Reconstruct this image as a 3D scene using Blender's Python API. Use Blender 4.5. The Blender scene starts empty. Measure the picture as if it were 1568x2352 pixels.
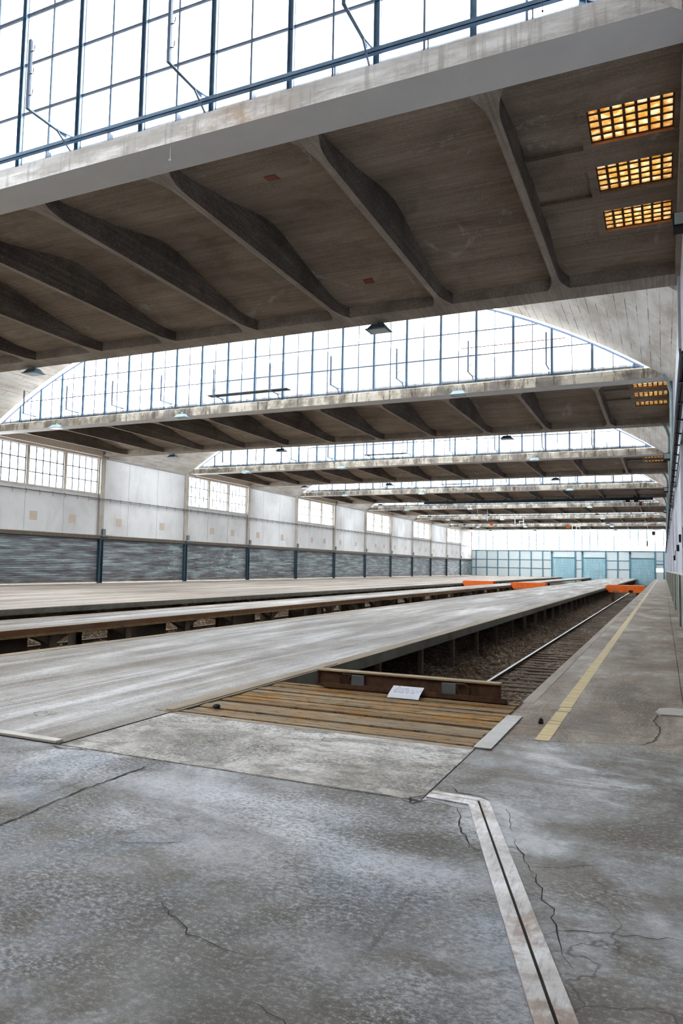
import bpy, math, random
from mathutils import Vector, Matrix
random.seed(7)
sc = bpy.context.scene
C = sc.collection
PER = 20.73          # one roof bay: ribbed band + raised monitor
Y0 = 10.37           # outer face of the first front beam
ZS = 9.36            # soffit level
XL, XR = -38.0, 0.5  # side walls
YB = 154.5           # end wall
ZP = -1.22           # pit bottom

# ------------------------------------------------------------------ materials
class NT:
    def __init__(s, name):
        s.m = bpy.data.materials.new(name); s.m.use_nodes = True
        s.t = s.m.node_tree; s.t.nodes.clear()
        s.out = s.t.nodes.new('ShaderNodeOutputMaterial')
    def n(s, typ, ins=None, **kw):
        nd = s.t.nodes.new('ShaderNode' + typ)
        for k, v in kw.items(): setattr(nd, k, v)
        for k, v in (ins or {}).items():
            sock = nd.inputs[k]
            if isinstance(v, bpy.types.NodeSocket): s.t.links.new(v, sock)
            else: sock.default_value = v
        return nd
    def link(s, a, b): s.t.links.new(a, b)
    def pos(s): return s.n('NewGeometry').outputs['Position']
    def mapv(s, scale, loc=(0, 0, 0), rot=(0, 0, 0), src=None):
        return s.n('Mapping', {'Vector': src or s.pos(), 'Scale': scale, 'Location': loc, 'Rotation': rot}).outputs[0]
    def noise(s, vec, scale=1.0, detail=5.0, rough=0.6, dist=0.0):
        return s.n('TexNoise', {'Vector': vec, 'Scale': scale, 'Detail': detail, 'Roughness': rough, 'Distortion': dist}).outputs['Fac']
    def rng(s, v, a, b, c=0.0, d=1.0):
        return s.n('MapRange', {'Value': v, 'From Min': a, 'From Max': b, 'To Min': c, 'To Max': d}).outputs[0]
    def mix(s, f, a, b, mode='MIX'):
        nd = s.t.nodes.new('ShaderNodeMix'); nd.data_type = 'RGBA'; nd.blend_type = mode
        for i, v in ((0, f), (6, a), (7, b)):
            if isinstance(v, bpy.types.NodeSocket): s.t.links.new(v, nd.inputs[i])
            else: nd.inputs[i].default_value = v if i == 0 else (*v, 1)[:4]
        return nd.outputs[2]
    def math(s, op, a, b=0.0):
        nd = s.t.nodes.new('ShaderNodeMath'); nd.operation = op
        for i, v in ((0, a), (1, b)):
            if isinstance(v, bpy.types.NodeSocket): s.t.links.new(v, nd.inputs[i])
            else: nd.inputs[i].default_value = v
        return nd.outputs[0]
    def ramp(s, fac, stops):
        nd = s.n('ValToRGB', {'Fac': fac}); cr = nd.color_ramp
        while len(cr.elements) < len(stops): cr.elements.new(0.5)
        for e, (p, c) in zip(cr.elements, stops): e.position = p; e.color = (*c, 1)
        return nd.outputs[0]
    def finish(s, col, rough=0.8, metal=0.0, spec=0.3, bump=None, bs=0.3, bd=0.01):
        p = s.n('BsdfPrincipled')
        for k, v in (('Base Color', col), ('Roughness', rough), ('Metallic', metal), ('Specular IOR Level', spec)):
            if isinstance(v, bpy.types.NodeSocket): s.link(v, p.inputs[k])
            elif k == 'Base Color': p.inputs[k].default_value = (*v, 1)
            else: p.inputs[k].default_value = v
        if bump is not None:
            b = s.n('Bump', {'Height': bump, 'Strength': bs, 'Distance': bd})
            s.link(b.outputs[0], p.inputs['Normal'])
        s.link(p.outputs[0], s.out.inputs[0])
        return s.m

def srgb(r, g, b):
    f = lambda c: (c/255/12.92 if c/255 <= .04045 else ((c/255+.055)/1.055)**2.4)
    return (f(r), f(g), f(b))

def simple(name, col, rough=0.6, metal=0.0, spec=0.4, var=0.25, scale=6.0, dirt=None, dirt_amt=0.4, stretch=(1, 1, 1)):
    t = NT(name)
    v = t.mapv(stretch)
    n1 = t.noise(v, scale, 6, .65)
    f = t.rng(n1, .3, .7)
    a = tuple(c*(1-var) for c in col); b = tuple(min(1, c*(1+var*.6)) for c in col)
    c = t.mix(f, a, b)
    if dirt:
        n2 = t.noise(t.mapv(stretch, (5, 3, 1)), scale*.35, 8, .7)
        c = t.mix(t.rng(n2, .5, .68, 0, dirt_amt), c, dirt)
    return t.finish(c, rough, metal, spec, n1, .15, .005)

def slab_floor(name, kind):
    t = NT(name)
    P = t.pos()
    if kind == 'fore':
        big = t.noise(t.mapv((1, 1, 1), (3, 1, 0)), .55, 6, .62, .6)
        base = t.ramp(big, [(.39, srgb(100, 96, 92)), (.46, srgb(132, 129, 126)), (.53, srgb(162, 162, 165)), (.6, srgb(210, 211, 214))])
        b2 = t.noise(t.mapv((1, 1, 1), (9, 4, 0)), 1.3, 7, .65, 1.0)
        base = t.mix(t.rng(b2, .52, .62, 0, .7), base, srgb(101, 92, 80))
        b3 = t.noise(t.mapv((1, 1, 1), (1, 14, 0)), .9, 5, .6, .4)
        base = t.mix(t.rng(b3, .53, .62, 0, .5), base, srgb(140, 152, 168))
        sc1 = t.noise(t.mapv((9, .35, 1), (2, 1, 0), (0, 0, .9)), 1.0, 4, .6)
        msk = t.rng(t.noise(t.mapv((1, 1, 1), (4, 4, 0)), .6, 3, .5), .5, .58)
        base = t.mix(t.math('MULTIPLY', t.rng(sc1, .6, .68, 0, .6), msk), base, srgb(66, 60, 54))
        sc2 = t.noise(t.mapv((.25, 8, 1), (7, 1, 0), (0, 0, .25)), 1.0, 5, .65)
        base = t.mix(t.rng(sc2, .62, .7, 0, .5), base, srgb(70, 66, 62))
        pw = t.n('VectorMath', {0: P, 1: t.n('VectorMath', {0: t.n('TexNoise', {'Vector': P, 'Scale': 2.2, 'Detail': 6.0, 'Roughness': .7}).outputs['Color'], 1: (.44, .44, 0)}, operation='MULTIPLY').outputs[0]}, operation='ADD').outputs[0]
        for cx, cy, rx, ry, am, col in ((-1.45, 4.15, .5, .2, .6, srgb(92, 86, 80)), (-1.3, 3.75, .55, .22, .75, srgb(204, 208, 216)), (-1.15, 3.1, .4, .35, .6, srgb(94, 84, 72)),
                                        (-1.5, 2.45, .7, .3, .6, srgb(92, 84, 74)), (-.7, 2.6, .2, .5, .5, srgb(96, 92, 90)), (-2.9, 4.35, 1.3, .25, .6, srgb(216, 218, 224)), (-2.2, 3.5, .5, .25, .45, srgb(206, 206, 210)),
                                        (-2.6, 2.7, .8, .25, .4, srgb(110, 104, 98)), (-3.2, 3.0, .5, .2, .4, srgb(104, 96, 88))):
            dd = t.n('VectorMath', {0: t.n('Mapping', {'Vector': pw, 'Location': (-(cx+.22)/rx, -(cy+.22)/ry, 0), 'Scale': (1/rx, 1/ry, 0)}).outputs[0]}, operation='LENGTH').outputs['Value']
            base = t.mix(t.rng(dd, 1.2, .45, 0, am), base, col)
    elif kind == 'patch':
        big = t.noise(t.mapv((1, 1, 1)), 1.0, 6, .65, .5)
        base = t.ramp(big, [(.4, srgb(146, 138, 128)), (.5, srgb(188, 181, 172)), (.6, srgb(222, 218, 212))])
        b2 = t.noise(t.mapv((1, 2, 1), (6, 2, 0)), 3.0, 8, .7)
        base = t.mix(t.rng(b2, .5, .58, 0, .6), base, srgb(110, 102, 92))
    elif kind == 'plat':
        big = t.noise(t.mapv((1, .12, 1), (2, 0, 0)), 1.0, 7, .62, .3)
        base = t.ramp(big, [(.4, srgb(128, 118, 107)), (.47, srgb(155, 147, 139)), (.54, srgb(178, 174, 170)), (.62, srgb(220, 218, 217))])
        st = t.noise(t.mapv((3.2, .05, 1), (0, 3, 0)), 1.6, 6, .7)
        base = t.mix(t.rng(st, .48, .68, 0, .5), base, srgb(140, 129, 116))
        st2 = t.noise(t.mapv((5, .08, 1), (0, 9, 0)), 1.2, 4, .6)
        base = t.mix(t.rng(st2, .56, .66, 0, .5), base, srgb(228, 228, 230))
        blot = t.noise(t.mapv((1, .6, 1), (7, 9, 0)), .8, 7, .7, .6)
        base = t.mix(t.rng(blot, .52, .62, 0, .5), base, srgb(150, 140, 128))
    elif kind == 'far':
        big = t.noise(t.mapv((1, .1, 1), (12, 0, 0)), .8, 7, .65, .3)
        base = t.ramp(big, [(.4, srgb(142, 126, 109)), (.5, srgb(172, 157, 141)), (.6, srgb(200, 190, 178))])
        st = t.noise(t.mapv((2.6, .04, 1), (0, 3, 0)), 1.6, 6, .7)
        base = t.mix(t.rng(st, .48, .68, 0, .5), base, srgb(206, 203, 200))
    else:   # right hand platform: brown near the pit, grey to the front
        sep = t.n('SeparateXYZ', {0: P})
        big = t.noise(t.mapv((1, .45, 1), (0, 5, 0)), .9, 7, .66, .5)
        brown = t.ramp(big, [(.4, srgb(102, 84, 66)), (.48, srgb(132, 113, 94)), (.55, srgb(150, 134, 117)), (.63, srgb(180, 170, 157))])
        st = t.noise(t.mapv((.5, 22, 1), (0, 3, 0)), 1.4, 5, .7)
        brown = t.mix(t.rng(st, .52, .62, 0, .5), brown, srgb(96, 84, 73))
        st3 = t.noise(t.mapv((.3, 9, 1), (5, 3, 0)), 1.4, 5, .7)
        brown = t.mix(t.rng(st3, .58, .7, 0, .4), brown, srgb(190, 184, 176))
        g = t.noise(t.mapv((1, 1, 1), (8, 2, 0)), .8, 6, .65, .8)
        grey = t.ramp(g, [(.4, srgb(112, 105, 98)), (.48, srgb(144, 141, 138)), (.55, srgb(166, 167, 170)), (.62, srgb(204, 205, 208))])
        g2 = t.noise(t.mapv((.5, 1.6, 1), (8, 12, 0)), 1.5, 6, .7, .8)
        grey = t.mix(t.rng(g2, .5, .6, 0, .6), grey, srgb(112, 100, 88))
        edge = t.math('ADD', sep.outputs['Y'], t.rng(t.noise(t.mapv((1, 1, 1)), 1.2, 3, .5), .2, .8, -.35, .35))
        base = t.mix(t.rng(edge, 6.8, 7.25), grey, brown)
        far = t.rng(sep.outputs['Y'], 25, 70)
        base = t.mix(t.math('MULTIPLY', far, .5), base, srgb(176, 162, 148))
    sp = t.noise(t.mapv((.7, 1, 1)), 42, 5, .8)
    reg = t.rng(t.noise(t.mapv((1, 1, 1), (31, 3, 0)), .9, 5, .65, .5), .42, .58, .35, 1.0)
    dk = t.mix(.72, base, (.03, .027, .024))
    base = t.mix(t.math('MULTIPLY', t.rng(sp, .5, .56, 0, .85 if kind in ('fore', 'patch') else .4), reg), base, dk)
    base = t.mix(t.math('MULTIPLY', t.rng(sp, .46, .41, 0, .5), reg), base, srgb(214, 214, 218))
    sp2 = t.noise(t.mapv((1, 1, 1), (3, 3, 3)), 90, 3, .7)
    base = t.mix(t.rng(sp2, .6, .7, 0, .3), base, srgb(225, 226, 230))
    sp3 = t.noise(t.mapv((1, 1, 1), (7, 3, 3)), 9, 6, .75)
    base = t.mix(t.rng(sp3, .5, .6, 0, .45), base, t.mix(.5, base, (.05, .045, .04)))
    # hairline crazing
    vo = t.n('TexVoronoi', {'Vector': t.n('VectorMath', {0: P, 1: t.n('TexNoise', {'Vector': P, 'Scale': 1.6, 'Detail': 5.0}).outputs['Color']}, operation='ADD').outputs[0], 'Scale': .55}, feature='DISTANCE_TO_EDGE').outputs['Distance']
    cm = t.rng(t.noise(t.mapv((1, 1, 1), (2, 8, 0)), .5, 2, .5), .5, .58)
    base = t.mix(t.math('MULTIPLY', t.rng(vo, 0, .006, .7, 0), cm), base, srgb(48, 44, 40))
    rgh = t.rng(t.noise(t.mapv((1, 1, 1), (3, 3, 0)), 1.4, 5, .6), .3, .7, .5, .8)
    h = t.math('ADD', sp, t.math('MULTIPLY', sp3, 1.5))
    return t.finish(base, rgh, 0, .35, h, .35, .006)

def board_concrete(name, c1, c2, c3, axis='x', w=.16, line=.5, rough=.85, stain=None, stain_amt=.5, white=None):
    """concrete cast against boards running along the axis"""
    t = NT(name); P = t.pos()
    S = {'x': (.25, 1, 1), 'y': (1, .25, 1), 'z': (1, 1, .25)}[axis]
    n1 = t.noise(t.mapv(S), 1.2, 8, .7, .3)
    base = t.ramp(n1, [(.3, c1), (.5, c2), (.7, c3)])
    S2 = {'x': (.15, 14, 14), 'y': (14, .15, 14), 'z': (14, 14, .15)}[axis]
    n2 = t.noise(t.mapv(S2), 1.0, 4, .7)
    base = t.mix(t.rng(n2, .42, .62, 0, line), base, t.mix(.5, base, (.02, .018, .016)))
    n3 = t.noise(t.mapv((1, 1, 1), (4, 2, 7)), 22, 4, .7)
    base = t.mix(t.rng(n3, .5, .7, 0, .25), base, t.mix(.5, base, (1, 1, 1)))
    if stain:
        n4 = t.noise(t.mapv((1, 1, 1), (4, 9, 7)), .5, 8, .68, .6)
        base = t.mix(t.rng(n4, .5, .7, 0, stain_amt), base, stain)
    if white:
        n5 = t.noise(t.mapv((1, .5, 1), (1, 29, 7)), .45, 8, .72, 1.6)
        base = t.mix(t.rng(n5, .6, .64, 0, .5), base, white)
    return t.finish(base, rough, 0, .2, n2, .25, .01)

M = {}
M['fore'] = slab_floor('worn_grey_screed', 'fore')
M['patch'] = slab_floor('pale_screed_patch', 'patch')
M['plat'] = slab_floor('streaked_platform_screed', 'plat')
M['farplat'] = slab_floor('sandy_platform_screed', 'far')
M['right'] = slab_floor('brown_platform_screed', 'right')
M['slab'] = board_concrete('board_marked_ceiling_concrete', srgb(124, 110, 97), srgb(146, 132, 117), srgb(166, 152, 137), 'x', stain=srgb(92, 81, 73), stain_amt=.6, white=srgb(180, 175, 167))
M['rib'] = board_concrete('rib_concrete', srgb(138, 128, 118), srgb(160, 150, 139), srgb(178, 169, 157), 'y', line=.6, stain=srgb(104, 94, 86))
M['rib_side'] = board_concrete('dark_rib_flank', srgb(84, 76, 70), srgb(104, 95, 87), srgb(132, 122, 111), 'y', line=.8, stain=srgb(66, 58, 52), stain_amt=.8)  # rib flanks get a darker tone than the rib undersides
M['beamsoff'] = simple('smooth_grey_render', srgb(212, 212, 212), .8, var=.06, scale=1.2)
def shell_mat():
    t = NT('white_painted_board_concrete'); P = t.pos()
    n1 = t.noise(t.mapv((1, .3, 1)), 1.2, 7, .65)
    base = t.ramp(n1, [(.38, srgb(196, 189, 180)), (.5, srgb(214, 210, 204)), (.62, srgb(228, 225, 221))])
    br = t.n('TexBrick', {'Vector': t.mapv((1, 1, 1), rot=(0, 0, math.pi/2)), 'Scale': 1.0, 'Mortar Size': .012, 'Brick Width': 2.7, 'Row Height': .34, 'Color1': (.75, .75, .75, 1), 'Color2': (1, 1, 1, 1), 'Mortar': (0, 0, 0, 1)})
    base = t.mix(.16, base, br.outputs['Color'], 'MULTIPLY')
    m = t.rng(t.noise(t.mapv((1, .6, 1), (3, 3, 0)), 1.1, 5, .7), .5, .58, .08, 1)
    base = t.mix(t.math('MULTIPLY', br.outputs['Fac'], m), base, srgb(110, 104, 98))
    d = t.noise(t.mapv((2, .4, 1), (9, 1, 0)), .7, 7, .7)
    base = t.mix(t.rng(d, .56, .68, 0, .5), base, srgb(150, 138, 126))
    return t.finish(base, .85, 0, .2, n1, .2, .01)
M['white_shell'] = shell_mat()

def fascia_mat():
    t = NT('weathered_white_beam_face')
    P = t.pos()
    n = t.noise(t.mapv((.4, 1, 1.5)), 2.0, 8, .7)
    base = t.ramp(n, [(.4, srgb(196, 192, 188)), (.5, srgb(224, 222, 220)), (.6, srgb(242, 241, 240))])
    drip = t.noise(t.mapv((7, 1, .35), (2, 0, 0)), 1.0, 5, .7)
    base = t.mix(t.rng(drip, .52, .64, 0, .42), base, srgb(132, 126, 118))
    sxyz = t.n('SeparateXYZ', {0: P}).outputs
    dx = t.math('ABSOLUTE', t.math('ADD', sxyz['X'], 6.75)); near = t.rng(sxyz['Y'], 13, 12)
    rr = t.noise(t.mapv((1.6, 1, 3)), 1.5, 6, .7)
    rust = t.math('MULTIPLY', t.math('MULTIPLY', t.rng(dx, 1.3, .2), near), t.rng(rr, .4, .58))
    base = t.mix(t.math('MULTIPLY', rust, .6), base, srgb(176, 132, 84))
    lip = t.math('MULTIPLY', t.rng(sxyz['Z'], 9.60, 9.64, 0, .45), near)
    base = t.mix(lip, base, srgb(150, 148, 146))
    cr = t.noise(t.mapv((.6, 1, 9), (2, 5, 0)), 1.0, 6, .7)
    base = t.mix(t.rng(cr, .58, .68, 0, .5), base, srgb(140, 136, 132))
    far = t.rng(t.n('SeparateXYZ', {0: P}).outputs['Y'], 14, 29)   # the first face was whitewashed, the others are raw
    rawn = t.noise(t.mapv((1.1, 1, .6), (9, 0, 0)), 1.0, 6, .7)
    raw = t.ramp(rawn, [(.42, srgb(92, 80, 64)), (.5, srgb(148, 136, 116)), (.57, srgb(198, 189, 172))])
    base = t.mix(t.math('MULTIPLY', far, .8), base, raw)
    dr = t.noise(t.mapv((4, 1, .5), (6, 0, 0)), 1.0, 6, .75)
    base = t.mix(t.math('MULTIPLY', far, t.rng(dr, .54, .6, 0, .7)), base, srgb(78, 68, 56))
    return t.finish(base, .85, 0, .2, cr, .3, .01)
M['fascia'] = fascia_mat()

def wall_mat():
    t = NT('white_painted_wall')
    n = t.noise(t.mapv((1, 1, 1)), .35, 6, .6, .4)
    base = t.ramp(n, [(.3, srgb(206, 206, 206)), (.5, srgb(222, 223, 224)), (.7, srgb(232, 233, 235))])
    d = t.noise(t.mapv((1, 1, .2), (2, 4, 0)), 1.4, 6, .7)
    base = t.mix(t.rng(d, .54, .72, 0, .3), base, srgb(176, 168, 158))
    return t.finish(base, .8, 0, .2, n, .1, .01)
M['wall'] = wall_mat()
M['wall_r'] = board_concrete('bluish_white_plaster', srgb(190, 194, 206), srgb(208, 212, 222), srgb(222, 225, 233), 'z', line=.25, stain=srgb(176, 172, 172), stain_amt=.35)
M['square'] = simple('faded_pink_square', srgb(206, 190, 176), .8, var=.08)
M['joint'] = simple('wall_joint_shadow_gap', srgb(166, 164, 162), .9, var=.1)
M['pil'] = board_concrete('stained_pilaster', srgb(170, 162, 150), srgb(200, 194, 186), srgb(214, 210, 205), 'z', line=.4, stain=srgb(130, 118, 100), stain_amt=.6)
M['win_frame'] = simple('dark_window_steel', srgb(70, 78, 84), .55, .2)
M['win_surr'] = simple('pale_window_surround', srgb(206, 198, 188), .7, var=.12)
M['blue_steel'] = simple('blue_painted_steel', srgb(92, 122, 150), .38, .1, .6, var=.2)
M['blue_dark'] = simple('dark_blue_grey_steel', srgb(66, 84, 108), .45, .1, .5, var=.2)
M['teal'] = simple('teal_painted_steel', srgb(48, 72, 84), .4, .2, .6, var=.25, dirt=srgb(24, 32, 38))
M['teal_frame'] = simple('teal_end_wall_steel', srgb(84, 128, 144), .5, .1, .5, var=.2)
M['end_panel'] = simple('pale_blue_end_panel', srgb(208, 218, 220), .6, 0, .3, var=.08, scale=12, stretch=(4, 1, .3), dirt=srgb(180, 176, 160), dirt_amt=.3)
M['end_shutter'] = simple('blue_end_shutter', srgb(148, 186, 198), .45, .1, .5, var=.14, scale=5, stretch=(1.6, 1, .25), dirt=srgb(196, 218, 226), dirt_amt=.6)

def shutter_mat():
    t = NT('galvanised_shutter_slats')
    P = t.pos()
    n = t.noise(t.mapv((1, .35, 3.5)), 1.1, 7, .65)
    base = t.ramp(n, [(.38, srgb(112, 110, 114)), (.5, srgb(144, 150, 156)), (.6, srgb(180, 196, 198))])
    z = t.n('SeparateXYZ', {0: P}).outputs['Z']
    d = t.noise(t.mapv((1, .6, 3)), 1.6, 6, .7)
    f = t.math('MULTIPLY', t.rng(z, .9, .1), t.rng(d, .35, .6))
    base = t.mix(t.math('MULTIPLY', f, .7), base, srgb(96, 78, 68))
    return t.finish(base, .4, .25, .5)
M['shutter'] = shutter_mat()
M['shut_box'] = simple('brown_shutter_housing', srgb(104, 94, 86), .6, .2, .3, var=.3, dirt=srgb(60, 58, 62))
M['white_trim'] = simple('white_ledge', srgb(222, 216, 206), .7, var=.12, dirt=srgb(150, 140, 124))

def glass(name, tint=(.96, .985, 1.0), milk=.12):
    t = NT(name)
    n = t.noise(t.mapv((14, 14, .4)), 1.0, 3, .6)
    tr = t.n('BsdfTransparent', {'Color': (*tint, 1)})
    tl = t.n('BsdfTranslucent', {'Color': (.8, .87, .92, 1)})
    mx = t.n('MixShader', {0: t.rng(n, .3, .7, milk*.7, milk*1.3)})
    t.link(tr.outputs[0], mx.inputs[1]); t.link(tl.outputs[0], mx.inputs[2])
    t.link(mx.outputs[0], t.out.inputs[0])
    return t.m
M['glass'] = glass('wired_roof_glass', (.93, .97, 1.0), .22)
M['glass_side'] = glass('clear_side_glass', (.98, .99, 1), .03)

def amber():
    t = NT('amber_glass_block')
    n = t.noise(t.mapv((1, 1, 1)), 7, 4, .6)
    col = t.ramp(n, [(.4, (.38, .24, .08)), (.5, (.46, .34, .18)), (.6, (.56, .48, .38))])
    tl = t.n('BsdfTranslucent', {'Color': col})
    gl = t.n('BsdfTransparent', {'Color': t.mix(.0, col, col)})
    mx = t.n('MixShader', {0: .22})
    t.link(tl.outputs[0], mx.inputs[1]); t.link(gl.outputs[0], mx.inputs[2])
    t.link(mx.outputs[0], t.out.inputs[0])
    return t.m
M['amber'] = amber()
M['amber_glow_reveal'] = simple('amber_glow_skylight_reveal', srgb(206, 150, 112), .8, var=.2, scale=9)  # orange light from the glass blocks is painted into the reveal colour
M['skyrib'] = simple('brown_skylight_grid', srgb(92, 62, 36), .8, var=.25, scale=9)

def timber():
    t = NT('weathered_ochre_planks')
    n = t.noise(t.mapv((.7, 18, 8)), 1.0, 7, .75, .3)
    base = t.ramp(n, [(.36, srgb(80, 62, 42)), (.45, srgb(128, 106, 76)), (.55, srgb(160, 138, 104)), (.66, srgb(190, 174, 146))])
    y = t.noise(t.mapv((1.1, 2.4, 1), (4, 2, 0)), 1.3, 6, .65, .5)
    base = t.mix(t.rng(y, .47, .58, 0, .8), base, srgb(166, 118, 48))
    g = t.noise(t.mapv((.8, 3, 1), (1, 7, 0)), 1.2, 6, .7)
    base = t.mix(t.rng(g, .52, .66, 0, .6), base, srgb(168, 158, 146))
    rnd = t.n('ObjectInfo').outputs['Random']
    base = t.mix(t.rng(rnd, .4, 1, 0, .55), base, srgb(150, 138, 122))
    base = t.mix(t.rng(rnd, .35, 0, 0, .45), base, srgb(120, 88, 52))
    d = t.noise(t.mapv((3, 9, 1), (8, 2, 0)), 1.8, 6, .75)
    base = t.mix(t.rng(d, .53, .62, 0, .7), base, srgb(70, 54, 42))
    return t.finish(base, .85, 0, .2, n, .5, .01)
M['timber'] = timber()
M['old_wood'] = simple('dry_grey_wood', srgb(180, 160, 130), .85, var=.3, scale=5, stretch=(1, 12, 6), dirt=srgb(90, 70, 50))
M['rust'] = simple('rusted_brown_steel', srgb(92, 66, 50), .75, .2, .3, var=.4, scale=8, dirt=srgb(50, 34, 28), dirt_amt=.7)
M['rust_edge'] = simple('rusty_platform_edging', srgb(124, 86, 62), .75, .1, .3, var=.3, scale=3, stretch=(1, .3, 1), dirt=srgb(130, 120, 104), dirt_amt=.7)
M['edge_lip'] = simple('ochre_slab_underside', srgb(152, 126, 88), .9, var=.35, scale=10, dirt=srgb(80, 60, 44))
M['edge_grey'] = simple('grey_edge_beam', srgb(112, 112, 104), .8, var=.3, scale=4, dirt=srgb(80, 66, 50), dirt_amt=.7)
M['edge_top'] = simple('sandy_edge_strip', srgb(166, 152, 132), .85, var=.2, scale=6, stretch=(1, .2, 1), dirt=srgb(132, 112, 90))
M['edge_pale'] = simple('pale_brown_edge', srgb(168, 158, 146), .85, var=.2, scale=5, stretch=(1, .3, 1), dirt=srgb(120, 108, 96))
M['plate_dull'] = simple('dull_floor_plate', srgb(182, 179, 175), .5, .1, .4, var=.15, scale=4, dirt=srgb(132, 118, 104), dirt_amt=.5)
M['pillar'] = simple('dirty_concrete_pillar', srgb(112, 102, 90), .9, var=.3, scale=4, stretch=(1, 1, .4), dirt=srgb(70, 60, 50), dirt_amt=.6)
M['ballast'] = None
def ballast():
    t = NT('brown_track_ballast')
    v = t.n('TexVoronoi', {'Vector': t.pos(), 'Scale': 16.0}).outputs
    n = t.noise(t.mapv((1, 1, 1)), 1.2, 6, .7)
    base = t.ramp(t.n('SeparateColor', {0: v['Color']}).outputs[0], [(.0, srgb(66, 52, 40)), (.5, srgb(104, 86, 68)), (.85, srgb(140, 122, 100)), (1, srgb(196, 184, 166))])
    base = t.mix(t.rng(n, .45, .65, 0, .6), base, srgb(98, 68, 44))
    return t.finish(base, .9, 0, .2, v['Distance'], .9, .05)
M['ballast'] = ballast()
M['stone'] = simple('ballast_stone', srgb(128, 110, 90), .9, var=.6, scale=3)
M['sleeper'] = simple('oily_timber_sleeper', srgb(88, 72, 56), .8, var=.35, scale=8, stretch=(.6, 6, 3), dirt=srgb(126, 108, 84))
M['rail_top'] = simple('polished_rail_head', srgb(205, 203, 204), .32, .7, .6, var=.12)
M['rail_side'] = simple('rusty_rail_web', srgb(74, 58, 48), .8, .1, .3, var=.3)
M['orange'] = simple('orange_buffer_paint', srgb(236, 106, 24), .5, 0, .4, var=.16, scale=3, dirt=srgb(176, 84, 34), dirt_amt=.6)
M['grey_metal'] = simple('grey_galvanised_plate', srgb(120, 126, 128), .5, .5, .5, var=.2)
M['steel_strip'] = None
def strip():
    t = NT('scuffed_steel_cover_strip')
    n = t.noise(t.mapv((1, 1, 1)), 3.0, 7, .7, .3)
    base = t.ramp(n, [(.3, srgb(150, 142, 136)), (.5, srgb(196, 192, 190)), (.7, srgb(228, 228, 230))])
    r = t.noise(t.mapv((1, 1, 1), (3, 5, 0)), 1.6, 6, .7, .5)
    base = t.mix(t.rng(r, .5, .58, 0, .75), base, srgb(136, 106, 80))
    s = t.noise(t.mapv((40, 6, 1), (0, 0, 0), (0, 0, .5)), 1.0, 5, .7)
    base = t.mix(t.rng(s, .5, .66, 0, .5), base, srgb(112, 108, 106))
    return t.finish(base, .42, .25, .5, s, .2, .003)
M['steel_strip'] = strip()
def yellow():
    t = NT('worn_yellow_line_paint')
    n = t.noise(t.mapv((.6, 12, 1)), 2.0, 6, .7)
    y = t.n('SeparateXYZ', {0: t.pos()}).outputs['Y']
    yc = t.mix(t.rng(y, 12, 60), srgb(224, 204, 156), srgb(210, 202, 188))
    base = t.mix(t.rng(n, .44, .66, 0, .7), yc, srgb(150, 132, 104))
    return t.finish(base, .7, 0, .2)
M['yellow'] = yellow()
M['crack'] = simple('dark_crack_fill', srgb(46, 42, 38), .95, var=.3)
M['curb'] = simple('pale_curb_concrete', srgb(192, 189, 185), .85, var=.12, scale=8)
M['paper'] = simple('white_notice_sheet', srgb(236, 240, 250), .6, var=.03)
M['ink'] = simple('notice_ink', srgb(108, 118, 140), .7, var=.1)
M['lamp'] = simple('pale_grey_lamp_housing', srgb(150, 172, 180), .5, .1, .4, var=.15)
M['lamp_dark'] = simple('blue_grey_lamp_housing', srgb(84, 106, 124), .45, .2, .5, var=.2)
M['lamp_glass'] = simple('lamp_lens', srgb(170, 190, 196), .2, 0, .6, var=.08)
M['black'] = simple('black_housing', srgb(26, 26, 30), .5, .2, .4, var=.3)
M['pipe'] = simple('grey_conduit', srgb(118, 118, 122), .5, .2, .4, var=.2)
M['downpipe'] = simple('pale_green_downpipe', srgb(150, 168, 168), .5, .1, .4, var=.15)
M['cladding'] = simple('grey_green_wall_panel', srgb(118, 126, 120), .45, .1, .5, var=.25, scale=3, stretch=(1, 1, .5), dirt=srgb(84, 82, 74))
M['clad_trim'] = simple('bright_panel_trim', srgb(188, 186, 172), .4, .4, .5, var=.2)
M['white_metal'] = simple('white_painted_tube', srgb(226, 226, 226), .5)
M['rope'] = simple('brown_rope', srgb(120, 96, 70), .9)
M['red'] = simple('faded_red_paint', srgb(134, 62, 46), .6, var=.2)
M['plank'] = simple('dark_walkway_plank', srgb(80, 86, 92), .8, var=.25, dirt=srgb(120, 120, 116))
M['roof'] = simple('grey_roof_skin', srgb(205, 205, 203), .9, var=.1)

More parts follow.
